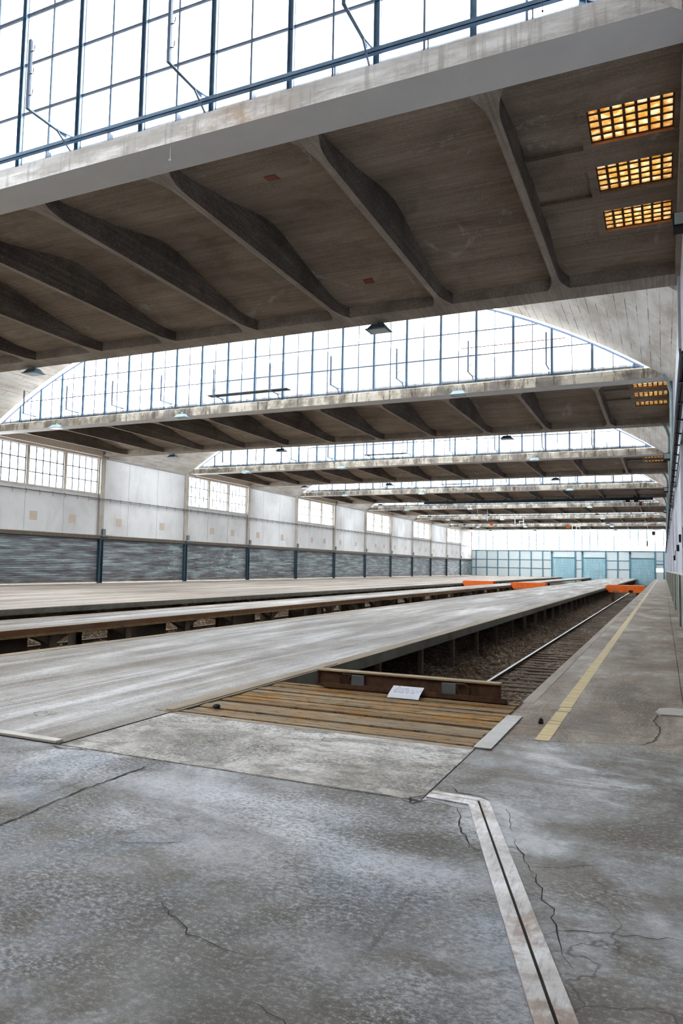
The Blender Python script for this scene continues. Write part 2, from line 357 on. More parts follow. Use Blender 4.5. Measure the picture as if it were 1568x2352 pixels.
# ------------------------------------------------------------------ mesh helpers
class MB:
    def __init__(s): s.v = []; s.f = []; s.mi = []
    def add(s, vs, fs, mi=0):
        o = len(s.v); s.v += [tuple(p) for p in vs]; s.f += [tuple(i+o for i in f) for f in fs]; s.mi += [mi]*len(fs)
        return s
    def box(s, x0, x1, y0, y1, z0, z1, mi=0):
        if x0 > x1: x0, x1 = x1, x0
        if y0 > y1: y0, y1 = y1, y0
        if z0 > z1: z0, z1 = z1, z0
        return s.add([(x0,y0,z0),(x1,y0,z0),(x1,y1,z0),(x0,y1,z0),(x0,y0,z1),(x1,y0,z1),(x1,y1,z1),(x0,y1,z1)],
              [(0,3,2,1),(4,5,6,7),(0,1,5,4),(1,2,6,5),(2,3,7,6),(3,0,4,7)], mi)
    def prism(s, poly, a, b, axis='x', mi=0):
        n = len(poly)
        def pt(u, w, t): return {'x': (t, u, w), 'y': (u, t, w), 'z': (u, w, t)}[axis]
        vs = [pt(u, w, a) for u, w in poly] + [pt(u, w, b) for u, w in poly]
        fs = [tuple(range(n))[::-1], tuple(range(n, 2*n))] + [(i, (i+1) % n, (i+1) % n+n, i+n) for i in range(n)]
        return s.add(vs, fs, mi)
    def beam(s, p, q, w, h, mi=0, up=(0, 0, 1)):
        p = Vector(p); q = Vector(q); d = (q-p).normalized(); u = Vector(up)
        if abs(d.dot(u)) > .98: u = Vector((0, 1, 0))
        r = d.cross(u).normalized(); u = r.cross(d)
        vs = [tuple(c + r*sx*w/2 + u*sz*h/2) for c in (p, q) for sx, sz in ((-1,-1),(1,-1),(1,1),(-1,1))]
        return s.add(vs, [(0,3,2,1),(4,5,6,7),(0,1,5,4),(1,2,6,5),(2,3,7,6),(3,0,4,7)], mi)
    def tube(s, pts, r, n=8, mi=0):
        pts = [Vector(p) for p in pts]; rings = []
        for i, p in enumerate(pts):
            a = pts[max(i-1, 0)]; b = pts[min(i+1, len(pts)-1)]; d = (b-a).normalized()
            u = Vector((0, 0, 1)) if abs(d.z) < .9 else Vector((1, 0, 0))
            x = d.cross(u).normalized(); y = x.cross(d)
            rings.append([tuple(p + x*math.cos(t*2*math.pi/n)*r + y*math.sin(t*2*math.pi/n)*r) for t in range(n)])
        vs = [v for rg in rings for v in rg]; fs = []
        for i in range(len(pts)-1):
            for t in range(n): fs.append((i*n+t, i*n+(t+1) % n, (i+1)*n+(t+1) % n, (i+1)*n+t))
        fs += [tuple(range(n))[::-1], tuple(range((len(pts)-1)*n, len(pts)*n))]
        return s.add(vs, fs, mi)
    def rock(s, c, r, mi=0):
        ph = (1+5**.5)/2
        vs = [(-1,ph,0),(1,ph,0),(-1,-ph,0),(1,-ph,0),(0,-1,ph),(0,1,ph),(0,-1,-ph),(0,1,-ph),(ph,0,-1),(ph,0,1),(-ph,0,-1),(-ph,0,1)]
        fs = [(0,11,5),(0,5,1),(0,1,7),(0,7,10),(0,10,11),(1,5,9),(5,11,4),(11,10,2),(10,7,6),(7,1,8),(3,9,4),(3,4,2),(3,2,6),(3,6,8),(3,8,9),(4,9,5),(2,4,11),(6,2,10),(8,6,7),(9,8,1)]
        sx, sy, sz = [r*random.uniform(.35, .65) for _ in range(3)]
        return s.add([(c[0]+x*sx*random.uniform(.8, 1.1), c[1]+y*sy*random.uniform(.8, 1.1), c[2]+z*sz*random.uniform(.8, 1.1)) for x, y, z in vs], fs, mi)
    def build(s, name, mats, parent=None, bevel=0, smooth=False, loc=None):
        me = bpy.data.meshes.new(name); me.from_pydata(s.v, [], s.f); me.update()
        for m in (mats if isinstance(mats, (list, tuple)) else [mats]): me.materials.append(M[m] if isinstance(m, str) else m)
        me.polygons.foreach_set('material_index', s.mi)
        if smooth: me.polygons.foreach_set('use_smooth', [True]*len(me.polygons))
        o = bpy.data.objects.new(name, me); C.objects.link(o)
        if parent: o.parent = parent
        if loc: o.location = loc
        if bevel:
            b = o.modifiers.new('bevel', 'BEVEL'); b.width = bevel; b.segments = 2; b.limit_method = 'ANGLE'
        return o

def empty(name, loc=(0, 0, 0), rz=0):
    o = bpy.data.objects.new(name, None); C.objects.link(o); o.location = loc; o.rotation_euler = (0, 0, rz)
    o.empty_display_size = .3
    return o
def thing(o, label, cat, group=None, kind=None):
    o['label'] = label; o['category'] = cat
    if group: o['group'] = group
    if kind: o['kind'] = kind
    return o
def structure(o): o['kind'] = 'structure'; return o
def dup(o, parent=None, off=None):
    c = o.copy(); C.objects.link(c)
    if parent: c.parent = parent
    if off is not None: c.location = Vector(o.location) + Vector(off)
    for ch in [x for x in list(o.children)]: dup(ch, c)
    return c

# ------------------------------------------------------------------ floor slabs and pits
PIT = [(-4.82, -1.57), (-13.5, -10.2), (-19.2, -15.9)]
YS = 4.88      # joint at the head of the tracks
YD = 6.47      # start of the timber deck
YP = 8.93      # open pit starts
g = .008
floor = structure(empty('floor'))
T = -.25
MB().prism([(XL, -10.4), (.9-.02, -10.4), (-.21, 2.32), (-1.18, 4.97), (-1.535, 4.99), (-1.56, YS-.02), (XL, YS-.02)], T, -.0015, 'z').build('front_slab', 'fore', floor)
# right hand platform: one long slab, cut out for the curved cover strip's bed
MB().prism([(.9, -10.4), (1.2, -10.4), (1.2, YS-.02), (-1.14, YS-.02), (-1.14, 4.8), (-.19, 2.32)], T, -.0005, 'z').box(-1.55+g, .19-.004, YS-.02, YB, T, 0).box(.19+.003, XR, YS-.02, YB, T, -.004).build('right_slab', 'right', floor)
MB().box(-4.85+g, -1.55-g, YS, YD-.03, T, -.004).build('patch_slab', 'patch', floor)
MB().box(-4.85+g, -1.55-g, YD-.03, YD+.05, T, -.002).build('patch_edge', 'edge_top', floor)
MB().box(-10.2, -4.85-g, YS, YB, -.16, 0).build('middle_platform', 'plat', floor)
MB().box(-15.9, -13.5, YS, YB, -.16, 0).build('narrow_platform', 'plat', floor)
MB().box(XL, -19.2, YS, YB, -.16, 0).build('left_platform', 'farplat', floor)
for a, b in PIT[1:]: MB().box(a, b, YS, YD, T, 0).build('infill_slab', 'patch', floor)
# edging: fascia, lip, top strip along every pit edge (x, side)
for x, sd, mt in ((-4.85, 1, 'edge_grey'), (-10.2, -1, 'edge_grey'), (-13.5, 1, 'rust_edge'), (-15.9, -1, 'rust_edge'), (-19.2, 1, 'edge_grey')):
    MB().box(x-.002*sd, x+.03*sd, YD+.0, YB, -.13, -.001).build('edge_fascia', mt, floor)
    MB().box(x-.25*sd, x+.022*sd, YD+.0, YB, -.19, -.13).build('edge_lip', 'edge_lip' if mt == 'rust_edge' else mt, floor)
    MB().box(x-.22*sd, x+.03*sd, YD+.0, YB, -.001, .006).build('edge_strip', 'edge_top', floor)
MB().box(-1.58, -1.54, YD, YB, -1.3, -.02).build('pit_wall', 'pillar', floor)
MB().box(-1.575, -1.44, YP, YB, -.0, .004).build('edge_strip', 'edge_pale', floor)
# hidden supports under the platforms
for x in (-5.15, -9.85, -13.8, -15.6, -19.55):
    for i in range(int((YB-10)/2.72)):
        y = 10.7 + i*2.72
        if y > 100 and x < -6: break
        w = .06 if x == -5.15 else .12
        hx = .05 if x == -5.15 else .15
        MB().box(x-hx, x+hx, y-w, y+w, ZP-.05, -.16).build('pillar', 'pillar', floor)
        if x in (-13.8, -15.6, -19.55) and y < 80:   # haunches
            s_ = 1 if x != -15.6 else -1
            MB().prism([(y-.75, -.16), (y+.75, -.16), (y+.14, -.42), (y-.14, -.42)], x-.1, x+.1, 'x').build('haunch', 'pillar', floor)
for i in range(24):   # cross walls behind every second opening of the narrow platform
    y = 10.7 + i*5.44
    if y > 95: break
    MB().box(-14.5, -14.38, y+.1, y+2.6, ZP-.05, -.16).build('infill_wall', 'pillar', floor)
MB().box(-20.5, -20.4, YD, YB, ZP-.1, -.16).build('back_wall', 'pillar', floor)
MB().box(-7.6, -7.5, YD, YB, ZP-.1, -.16).build('back_wall', 'pillar', floor)
MB().box(-20.5, -1.5, YD-.1, YD, ZP-.1, -.16).build('head_wall', 'pillar', floor)
MB().box(XL, XR, -10.4, YB, ZP-.6, ZP-.35).build('subfloor', 'pillar', floor)

# joints, cracks and painted line of the floor
def ribbon(mb, pts, w, z=.0035, jit=.0, taper=True):
    P = []
    for i in range(len(pts)-1):
        a, b = Vector((*pts[i], 0)), Vector((*pts[i+1], 0)); n = max(1, int((b-a).length/.05)) if jit else 1
        for k in range(n): P.append(a.lerp(b, k/n))
    P.append(Vector((*pts[-1], 0)))
    if jit:
        for i in range(1, len(P)-1): P[i] += Vector((random.uniform(-jit, jit), random.uniform(-jit, jit), 0))
    vs = []
    for i, p in enumerate(P):
        d = (P[min(i+1, len(P)-1)] - P[max(i-1, 0)]).normalized(); n = Vector((-d.y, d.x, 0))
        t = 1.0
        if taper: t = min(1, min(i, len(P)-1-i)/max(1, len(P)*.25) + .25)
        ww = w*t*(random.uniform(.5, 1.3) if jit else 1)
        vs += [(p.x+n.x*ww/2, p.y+n.y*ww/2, z), (p.x-n.x*ww/2, p.y-n.y*ww/2, z)]
    mb.add(vs, [(2*i+1, 2*i+3, 2*i+2, 2*i) for i in range(len(P)-1)])
cr = MB()
for pts, w in (([(-1.28,4.84),(-1.21,4.67),(-1.16,4.47),(-1.08,4.31),(-1.04,4.19)], .010),
               ([(-1.16,4.47),(-1.02,4.44)], .007), ([(-1.2,4.67),(-1.1,4.69)], .006), ([(-1.04,4.19),(-.93,4.2)], .008),
               ([(-1.45,5.29),(-1.36,5.16),(-1.21,5.15),(-1.12,5.08)], .008), ([(-1.45,5.29),(-1.5,5.2),(-1.55,5.2)], .008),
               ([(-1.7,4.86),(-1.58,4.8),(-1.5,4.92),(-1.38,4.86),(-1.28,4.84)], .012), ([(-1.55,5.0),(-1.62,4.9),(-1.6,4.8)], .016),
               ([(-.98,4.98),(-.9,4.7),(-.86,4.56)], .006), ([(-.85,4.48),(-.73,4.19),(-.62,3.95),(-.56,3.72),(-.5,3.64),(-.49,3.54),(-.46,3.41),(-.42,3.3),(-.35,3.14)], .006),
               ([(-.5,3.37),(-.46,3.42),(-.39,3.47),(-.24,3.51),(.1,3.6)], .006), ([(-.75,4.05),(-.6,4.1),(-.3,4.3)], .004), ([(-.68,3.75),(-.56,3.72)], .005),
               ([(-1.5,7.03),(-1.04,7.04),(-.73,7.13),(-.4,7.27),(-.22,7.29),(-.11,7.5),(-.05,7.98),(-.06,8.24),(-.12,8.49),(-.09,8.87),(.17,8.96),(.5,8.98)], .012),
               ([(-3.65,3.0),(-3.74,4.05),(-3.72,4.87)], .014), ([(-3.3,4.87),(-3.32,5.7),(-3.25,6.4)], .005),
               ([(-4.9,4.83),(-4.7,4.78),(-4.55,4.84),(-4.45,4.8)], .014), ([(-2.9,3.35),(-2.5,3.55)], .006), ([(-2.2,2.9),(-1.9,2.7),(-1.6,2.66)], .006),
               ([(-1.4,2.4),(-1.15,2.32),(-.9,2.3)], .006), ([(-4.7,6.9),(-4.0,4.9)], .0)):
    if w: ribbon(cr, pts, w, jit=.012)
for x in (-1.55,):
    ribbon(cr, [(x, YS+.1), (x, YD)], .005, jit=.003, taper=False)
ribbon(cr, [(XL, YS-.01), (-1.56, YS-.01)], .011, jit=.004, taper=False)
ribbon(cr, [(-4.85, YS), (-4.85, YD)], .008, jit=.003, taper=False)
for x in (-6.6, -8.4): ribbon(cr, [(x, YS), (x+.02, 150)], .006, taper=False)
o = cr.build('crack', 'crack', floor)
yl = MB()
for a, b, x0, x1 in ((7.05, 7.84, -1.13, -1.0), (7.86, 8.01, -1.13, -1.0), (8.03, 8.57, -1.13, -1.0), (8.6, 8.85, -1.12, -.99), (8.89, 60, -1.14, -1.0), (61, 153, -1.15, -1.0)):
    yl.add([(x0, a, .0025), (x1, a, .0025), (x1, b, .0025), (x0, b, .0025)], [(0, 1, 2, 3)])
yl.build('painted_line', 'yellow', floor)
cb = MB(); pts = [(-.11, 9.03), (-.07, 9.3), (.02, 9.38), (.5, 9.46), (.5, 8.98), (.17, 8.96), (-.05, 8.93)]
cb.prism(pts[::-1], -.05, .012, 'z').build('curb_inset', 'curb', floor)

# two flat cover strips over the expansion joint, running to the camera then turning left
strips = empty('cover_strip', (-1.2, 4.95, 0))
thing(strips, 'pair of scuffed flat steel cover strips over the bent floor joint in the foreground', 'floor strip')
L0 = [(-.255, 2.2), (-1.225, 4.92), (-1.53, 4.945)]; Gp = [(-.17, 2.2), (-1.18, 5.02), (-1.53, 5.04)]; R0 = [(-.085, 2.2), (-1.105, 5.03), (-1.17, 5.09), (-1.53, 5.10)]
def offpoly(a, b): return a + b[::-1]
def gapshift(pl, dx, dy): return [(x+dx, y+dy) for x, y in pl]
for a, b in ((L0, gapshift(Gp, -.006, -.002)), (gapshift(Gp, .006, .004), R0)):
    poly = offpoly(a, b)
    poly = [(x+1.2, y-4.95) for x, y in poly]
    MB().prism(poly, -.002, .012, 'z').build('steel_plate', 'steel_strip', strips, bevel=.002)
sl = MB(); pp = offpoly(gapshift(Gp, -.01, -.004), gapshift(Gp, .01, .004))
sl.prism([(x+1.2, y-4.95) for x, y in pp], .0005, .004, 'z').build('joint_seal', 'crack', strips)
# metal threshold strips
o = MB().box(0, 33.1, -.045, .045, 0, .025).build('threshold_strip', 'white_trim', bevel=.004, loc=(-37.98, YS+.04, 0))
thing(o, 'thin pale raised edging strip across the left platform head', 'edging strip')
o = MB().box(-.08, .08, 0, 1.55, 0, .012).build('edge_plate', 'plate_dull', bevel=.003, loc=(-1.49, 6.47, .004))
thing(o, 'flat pale metal plate along the platform edge beside the timber deck', 'edging plate')
o = MB().box(-.05, .05, 0, 4.3, 0, .012).build('edge_plate', 'edge_top', bevel=.003, loc=(-4.9, 6.5, .006))
thing(o, 'sandy flat edging plate along the left side of the timber deck', 'edging plate')

# timber deck over the pit head
def deck(x0, x1, root):
    y = YD + .06 - root.location.y; k = 0
    ye = YP - root.location.y
    while y < ye - .05:
        w = random.choice((.16, .2, .22, .24)); w = min(w, ye-y)
        z0 = random.uniform(-.014, .006); tilt = random.uniform(-.012, .012)
        a, b = x0 + random.uniform(0, .02), x1 - random.uniform(0, .02)
        n = 14; vs = []
        for i in range(n+1):
            xx = a + (b-a)*i/n; wob = random.uniform(-.006, .006)
            vs += [(xx, y+.02+wob, z0), (xx, y+w-.02+wob, z0+tilt), (xx, y+w-.02+wob, z0-.09), (xx, y+.02+wob, z0-.09)]
        fs = []
        for i in range(n):
            o_ = i*4
            for q in range(4): fs.append((o_+q, o_+4+q, o_+4+(q+1) % 4, o_+(q+1) % 4))
        fs += [(0, 1, 2, 3), (n*4+3, n*4+2, n*4+1, n*4)]
        b_ = MB(); b_.add(vs, fs); b_.build('plank', 'timber', root, bevel=.006)
        y += w; k += 1
    MB().box(x0, x1, YD-root.location.y+.06, ye, -.2, -.11).build('underlay', 'crack', root)
d1 = empty('timber_deck', (-3.2, 7.6, 0))
deck(-1.62, 1.62, d1)
thing(d1, 'worn ochre plank deck laid across the near end of the right-hand track pit', 'timber deck')
d2 = empty('timber_deck', (-11.85, 7.6, 0))
deck(-1.64, 1.64, d2)
thing(d2, 'plank deck covering the head of the second track pit at the left', 'timber deck')
d3 = empty('timber_deck', (-17.55, 7.6, 0))
deck(-1.64, 1.64, d3)
thing(d3, 'plank deck covering the head of the third track pit from the right', 'timber deck')

# stop beam with two wheel stops, loose angle bar and notice
def stop_beam(loc, label):
    r = empty('stop_beam', loc)
    b = MB(); b.box(-1.22, 1.22, .03, .06, 0, .2); b.box(-1.22, 1.22, .0, .12, 0, .018); b.box(-1.22, -1.2, .0, .1, 0, .2)
    b.build('steel_channel', 'rust', r, bevel=.004)
    MB().box(-1.22, 1.22, -.005, .13, .19, .212).build('timber_cap', 'old_wood', r, bevel=.004)
    MB().box(-1.205, 1.21, .055, .13, .018, .19).build('timber_core', 'rust', r)
    for s_, x in ((1, -.74), (-1, .7)):
        w = MB(); w.box(x+s_*.02, x+s_*.2, -.012, .02, .03, .17); w.build('stop_plate', 'grey_metal', r, bevel=.006)['label'] = 'grey steel plate of the wheel stop'
        b = MB(); b.tube([(x-s_*.14, .012, .02), (x-s_*.14, .0, .13), (x-s_*.1, -.01, .17), (x+s_*.02, -.01, .17), (x+s_*.0, -.03, .14), (x-s_*.05, -.05, .02)], .011, 6)
        b.build('bent_strap', 'rust', r)
    thing(r, label, 'stop beam')
    return r
stop_beam((-3.04, 8.83, .004), 'rusty brown stop beam with two grey wheel stops behind the white notice')
stop_beam((-12.0, 8.83, .004), 'stop beam lying across the second track pit, its end showing at the left edge')
ab = empty('angle_bar', (-2.9, 8.68, .005))
b = MB(); b.box(-1.2, 1.2, 0, .012, 0, .062); b.box(-1.2, 1.2, 0, .08, 0, .01); b.build('flange', 'rust', ab, bevel=.002)
ab.rotation_euler.z = -.012
thing(ab, 'loose rusty angle bar lying on the planks in front of the stop beam', 'steel bar')
pn = empty('notice_sheet', (-2.91, 8.47, .008)); pn.rotation_euler = (math.radians(17), 0, math.radians(1))
pm = MB(); n = 8
vs = []; W, H = .40, .27
for j in range(n+1):
    for i in range(2):
        t = j/n; z = .018*math.sin(t*1.2) - .012*max(0, .25-t)*4
        vs.append((-W/2+W*i - .02 + .03*t*0, H*t, z))
th = .0012
fs = [(2*j, 2*j+1, 2*j+3, 2*j+2) for j in range(n)]
k = len(vs); vs2 = [(x, y, z-th) for x, y, z in vs]; fs2 = [tuple(i+k for i in f[::-1]) for f in fs]
pm.add(vs+vs2, fs+fs2).build('sheet', 'paper', pn)
ink = MB()
def word(x, y, w, h=.009):
    n = max(2, int(w/.009)); ink = MB()
    for i in range(n):
        t = y/H; z = .018*math.sin(t*1.2)+.0015
        hh = h*random.uniform(.5, 1.15)
        ink.box(x+i*.009-W/2, x+i*.009+.0072-W/2, y, y+hh, z, z+.0006)
        ink.box(x+i*.009-W/2, x+i*.009+.0092-W/2, y+hh*.4, y+hh*.6, z, z+.0006)
    ink.build('printed_word', 'ink', pn)
word(.05, .245, .03, .014)
for y, ws in ((.205, (.055, .085)), (.17, (.05, .05, .07, .04, .035, .04)), (.135, (.03, .04, .04, .06, .05, .035)), (.105, (.05, .07, .06, .05))):
    x = .05 if y > .2 else .03
    for w in ws:
        word(x, y, w); x += w + .014
thing(pn, 'white printed notice sheet leaning on the rusty angle bar on the planks', 'notice')
for loc, s_, lab in (((-1.19, 7.82, .02), .045, 'small dark stone lying beside the near end of the yellow line'), ((-4.55, 6.88, .02), .05, 'small dark knob of stone on the left corner of the timber deck')):
    r = MB().rock((0, 0, 0), s_).build('stone', 'black', loc=loc); thing(r, lab, 'stone')

# ------------------------------------------------------------------ tracks
def height(x, y):
    return .05*math.sin(x*3.1+y*.7)+.04*math.sin(y*1.9+x)+.03*math.sin(x*7.3-y*2.3)
for pi, (a, b) in enumerate(PIT):
    bb = MB(); xa, xb = (a-2.6 if pi == 0 else a-2.4), b+ (0 if pi == 0 else (2.4 if pi == 1 else 1.2))
    if pi == 0: xa = -7.5
    if pi == 1: xa, xb = -14.4, -7.6
    if pi == 2: xa, xb = -20.4, -14.5
    nx = 26; ny = 300; vs = []
    cx = (a+b)/2
    for j in range(ny+1):
        y = YD+.02 + (YB-.35-YD)*(j/ny)**1.6
        for i in range(nx+1):
            x = xa + (xb-xa)*i/nx
            d = abs(x-cx)
            z = ZP + (0.0 if d < 1.15 else min(.25, (d-1.15)*.35)) + (height(x, y)*(.25 if d < 1.1 else 1)) + random.uniform(-.02, .02)
            vs.append((x, y, z))
    fs = [(j*(nx+1)+i, j*(nx+1)+i+1, (j+1)*(nx+1)+i+1, (j+1)*(nx+1)+i) for j in range(ny) for i in range(nx)]
    bb.add(vs, fs)
    o = bb.build('ballast_bed', 'ballast', smooth=False)
    thing(o, ('brown ballast bed under the right-hand track', 'ballast bed under the second track from the right', 'ballast bed under the third track from the right')[pi], 'ballast', kind='stuff')
st = MB()
for i in range(5200):
    y = YP + random.random()**1.5*34; x = random.uniform(-5.9, -1.7)
    d = abs(x+3.2); z = ZP + (0.0 if d < 1.15 else min(.25, (d-1.15)*.35)) + height(x, y)*(.25 if d < 1.1 else 1) + .01
    if -2.5 > x > -3.85 and random.random() < .55: continue
    st.rock((x, y, z), random.uniform(.015, .05))
for i in range(1500):
    y = 9 + random.random()*14; x = random.uniform(-16.5, -12.6)
    st.rock((x, y, ZP+.2+random.uniform(0, .12)), random.uniform(.02, .07))
o = st.build('loose_gravel', 'stone')
thing(o, 'loose gravel stones scattered over the track pits', 'gravel', kind='stuff')
def rail_mb(L):
    b = MB(); pr = [(-.07, 0), (.07, 0), (.07, .012), (.012, .03), (.012, .11), (.034, .12), (.034, .15), (-.034, .15), (-.034, .12), (-.012, .11), (-.012, .03), (-.07, .012)]
    b.prism(pr, 0, L, 'y', 0); return b
def rail(x, label):
    r = empty('rail', (x, YD+.1, -1.25))
    rail_mb(YB-YD-.4).build('rail_web', 'rail_side', r)
    MB().box(-.033, .033, 0, YB-YD-.4, .149, .156).build('rail_head', 'rail_top', r)['label'] = 'polished silver rail head'
    thing(r, label, 'rail')
rail(-3.88, 'polished rail running down the open pit beside the right-hand platform')
rail(-2.44, 'right-hand rail of the nearest track, tucked under the right platform edge')
for x, l in ((-12.55, 'left rail of the second track pit'), (-11.11, 'right rail of the second track pit'), (-18.25, 'left rail of the third track pit'), (-16.81, 'right rail of the third track pit')):
    rail(x, l+' from the right')
sp0 = MB().box(-1.2, 1.2, -.12, .12, -.14, 0).build('sleeper', 'sleeper', bevel=.01)
sp0.location = (-3.16, 9.3, -1.195)
thing(sp0, 'timber sleeper half sunk in the ballast under the right-hand track', 'sleeper', 'sleepers of the right-hand track')
for i in range(1, 160):
    c = dup(sp0); c.location = (-3.16+random.uniform(-.05, .05), 9.3+i*.6, -1.195+random.uniform(-.012, .012)); c.rotation_euler.z = random.uniform(-.015, .015)

# orange buffer beams
def buffer(x0, x1, y, label, ext):
    r = empty('buffer_beam', (0, 0, 0)); r.location = ((x0+x1)/2, y, -1.2)
    h = (x1-x0)/2; z0, z1 = .82, 1.48
    b = MB()
    b.prism([(-h, z1-.12), (-h+.02, z1-.3), (-h+.32, z0), (h-.05, z0), (h, z0+.15), (h, z1-.08), (h-.1, z1), (-h+.2, z1)], -.22, -.14, 'y')
    b.prism([(-h, z1-.12), (-h+.02, z1-.3), (-h+.32, z0), (h-.05, z0), (h, z0+.15), (h, z1-.08), (h-.1, z1), (-h+.2, z1)], .9, .98, 'y')
    b.build('face_plate', 'orange', r, bevel=.01)
    MB().box(-h+.2, h-.1, -.14, .9, z1-.06, z1).build('top_plate', 'orange', r)
    MB().box(h*.2, h*.42, -.235, -.2, z0, z0+.22).build('coupling_slot', 'black', r)
    MB().box(-h*.62, -h*.5, -.235, -.2, z0+.06, z0+.16).box(-h*.46, -h*.34, -.235, -.2, z0+.06, z0+.16).build('plate_mark', 'grey_metal', r)
    MB().box(-h+.5, -h+.7, -.1, .8, 0, z0+.05).box(h-.7, h-.5, -.1, .8, 0, z0+.05).build('support', 'rust', r)
    if ext: MB().box(h, h+.25, -.1, .9, z1-.35, z1-.1).build('side_bracket', 'grey_metal', r)
    thing(r, label, 'buffer')
buffer(-4.86, -1.6, 70, 'orange buffer beam at the far end of the right-hand track', 0)
buffer(-13.6, -10.3, 71, 'orange buffer beam across the middle track pit', 0)
buffer(-19.1, -15.9, 74, 'leftmost orange buffer beam of the three, across the far-left pit', 0)

# ------------------------------------------------------------------ left wall
wl = structure(empty('wall_left', (XL, 0, 0)))
def LW(mb, name, mat, parent=wl, bevel=0): o = mb.build(name, mat, parent, bevel=bevel); return o
def wbox(mb, y0, y1, z0, z1, x0=0.0, x1=-.3): return mb.box(x0, x1, y0, y1, z0, z1)
posts = [Y0 + i*PER/2 for i in range(-2, 14)]   # 10.365 m grid
win_no = [0]
def newwin(): win_no[0] += 1; return win_no[0]
seg = PER/2
for i in range(-2, 14):
    y0 = Y0 + i*seg; y1 = min(y0+seg, YB)
    if y0 >= YB: break
    b = MB()
    ribbed = (i % 2 == 0)
    wbox(b, y0, y1, 3.42, 6.58)
    if not ribbed: wbox(b, y0, y1, 6.58, 9.75)
    else: wbox(b, y0, y1, 9.14, 9.9)
    # shutter recess lintel & end piers
    LW(b, 'wall_panel', 'wall')
    LW(MB().box(.0, .16, y1-.42, y1+.05, 3.5, 9.36), 'pilaster', 'pil')
    LW(MB().box(.0, .05, y0, y1, 3.5, 3.56), 'ledge', 'white_trim')
    if ribbed and y0 < 150:
        LW(MB().box(.0, -.3, y0, y0+.1, 6.58, 9.14).box(.0, -.3, y0+3.26, y0+3.5, 6.58, 9.14).box(.0, -.3, y0+6.52, y0+6.76, 6.58, 9.14).box(.0, -.3, y0+9.85, y1, 6.58, 9.14), 'window_pier', 'win_surr')
        LW(MB().box(.0, .06, y0, y1-.4, 6.46, 6.58).box(.0, .08, y0, y1-.4, 9.14, 9.3), 'window_sill', 'win_surr')
        w = structure(empty('window_%d' % newwin(), (XL, y0, 6.58)))
        fr = MB(); gl = MB()
        for a in (.1, 3.5, 6.76):
            e = a + (3.16 if a < .2 else (3.02 if a < 5 else 3.09))
            H = 2.56
            for k in range(6):
                t_ = .045 if k in (0, 5) else .032
                yy = a + (e-a)*k/5
                fr.box(-.12, -.07, yy-t_, yy+t_, 0, H)
            for k in range(4):
                fr.box(-.12, -.07, a, e, H*k/3-.032, H*k/3+.032)
            gl.add([(-.1, a, 0), (-.1, e, 0), (-.1, e, H), (-.1, a, H)], [(0, 1, 2, 3)])
        fr.build('glazing_bars', 'win_frame', w); gl.build('glass', 'glass_side', w)
    # faint joints and square patches
    j = MB()
    for yy in ((3.26, 6.6) if ribbed else (2.86, 6.34)):
        j.box(.0, .006, y0+yy-.012, y0+yy+.012, 3.56, 6.4 if ribbed else 9.2)
    LW(j, 'panel_joint', 'joint')
    sq = MB()
    for yy in ((3.7, 7.15) if ribbed else (1.55, 6.75)):
        sq.box(.0, .012, y0+yy, y0+yy+.62, 4.25, 4.85)
    LW(sq, 'square_patch', 'square')
    if not ribbed:
        LW(MB().box(.0, .1, y0+.3, y1-.5, 9.22, 9.3), 'top_batten', 'joint')
# roller shutters as doors
dn = 0
for i in range(-2, 14):
    y0 = Y0 + i*seg; y1 = min(y0+seg, YB)
    if y0 >= YB: break
    dn += 1
    d = structure(empty('door_%d' % dn, (XL, y0, 0)))
    L = y1-y0
    b = MB(); n = 27; vs = []; H0, H1 = .1, 3.22
    for k in range(n*4+1):
        z = H0 + (H1-H0)*k/(n*4); xx = -.12 + (.0, .05, .06, .035)[k % 4]
        vs += [(xx, .22, z), (xx, L-.22, z)]
    b.add(vs, [(2*k, 2*k+1, 2*k+3, 2*k+2) for k in range(n*4)])
    b.box(-.2, -.16, .1, L-.1, 0, 3.4)
    b.build('shutter_curtain', 'shutter', d)
    MB().box(-.17, -.04, .2, L-.2, .0, .1).build('bottom_rail', 'white_trim', d)
    MB().box(-.25, .14, .15, L-.05, 3.24, 3.5).build('shutter_housing', 'shut_box', d, bevel=.03)
    MB().box(-.15, .1, .15, L-.05, 3.18, 3.24).build('housing_lip', 'black', d)
    gd = MB()
    gd.box(-.15, .1, -.2, -.16, 0, 3.3).box(-.15, .1, .16, .2, 0, 3.3).box(-.15, .0, -.16, .16, 0, 3.3)
    gd.build('guide_post', ['teal'], d)
    MB().box(0, .28, -.12, .2, 3.55, 3.98).build('motor_box', 'grey_metal', d, bevel=.02)
    MB().tube([(.12, -.1, 3.42), (.12, .5, 3.42)], .09, 10).box(.0, .16, -.2, .1, 3.2, 3.5).build('drive_motor', 'teal', d)
# conduit with hooks
cp = empty('wall_conduit', (XL+.16, 0, 6.2))
MB().tube([(0, -10, 0), (0, YB-.3, 0)], .035, 8).tube([(0.06, 40, -.12), (.06, YB-.3, -.12)], .02, 6).build('pipe', 'pipe', cp)
hooks = MB()
k0 = MB().tube([(0, 0, .08), (.05, 0, 0), (.05, 0, -.18), (.0, 0, -.26)], .018, 5).build('hook', 'pipe', cp)
k0.location = (0, 30.9, 0)
for i in range(1, 90):
    c = k0.copy(); C.objects.link(c); c.parent = cp; c.location = (0, 30.9+i*1.12, 0)
thing(cp, 'long grey conduit with small hooks running below the windows of the left wall', 'conduit')

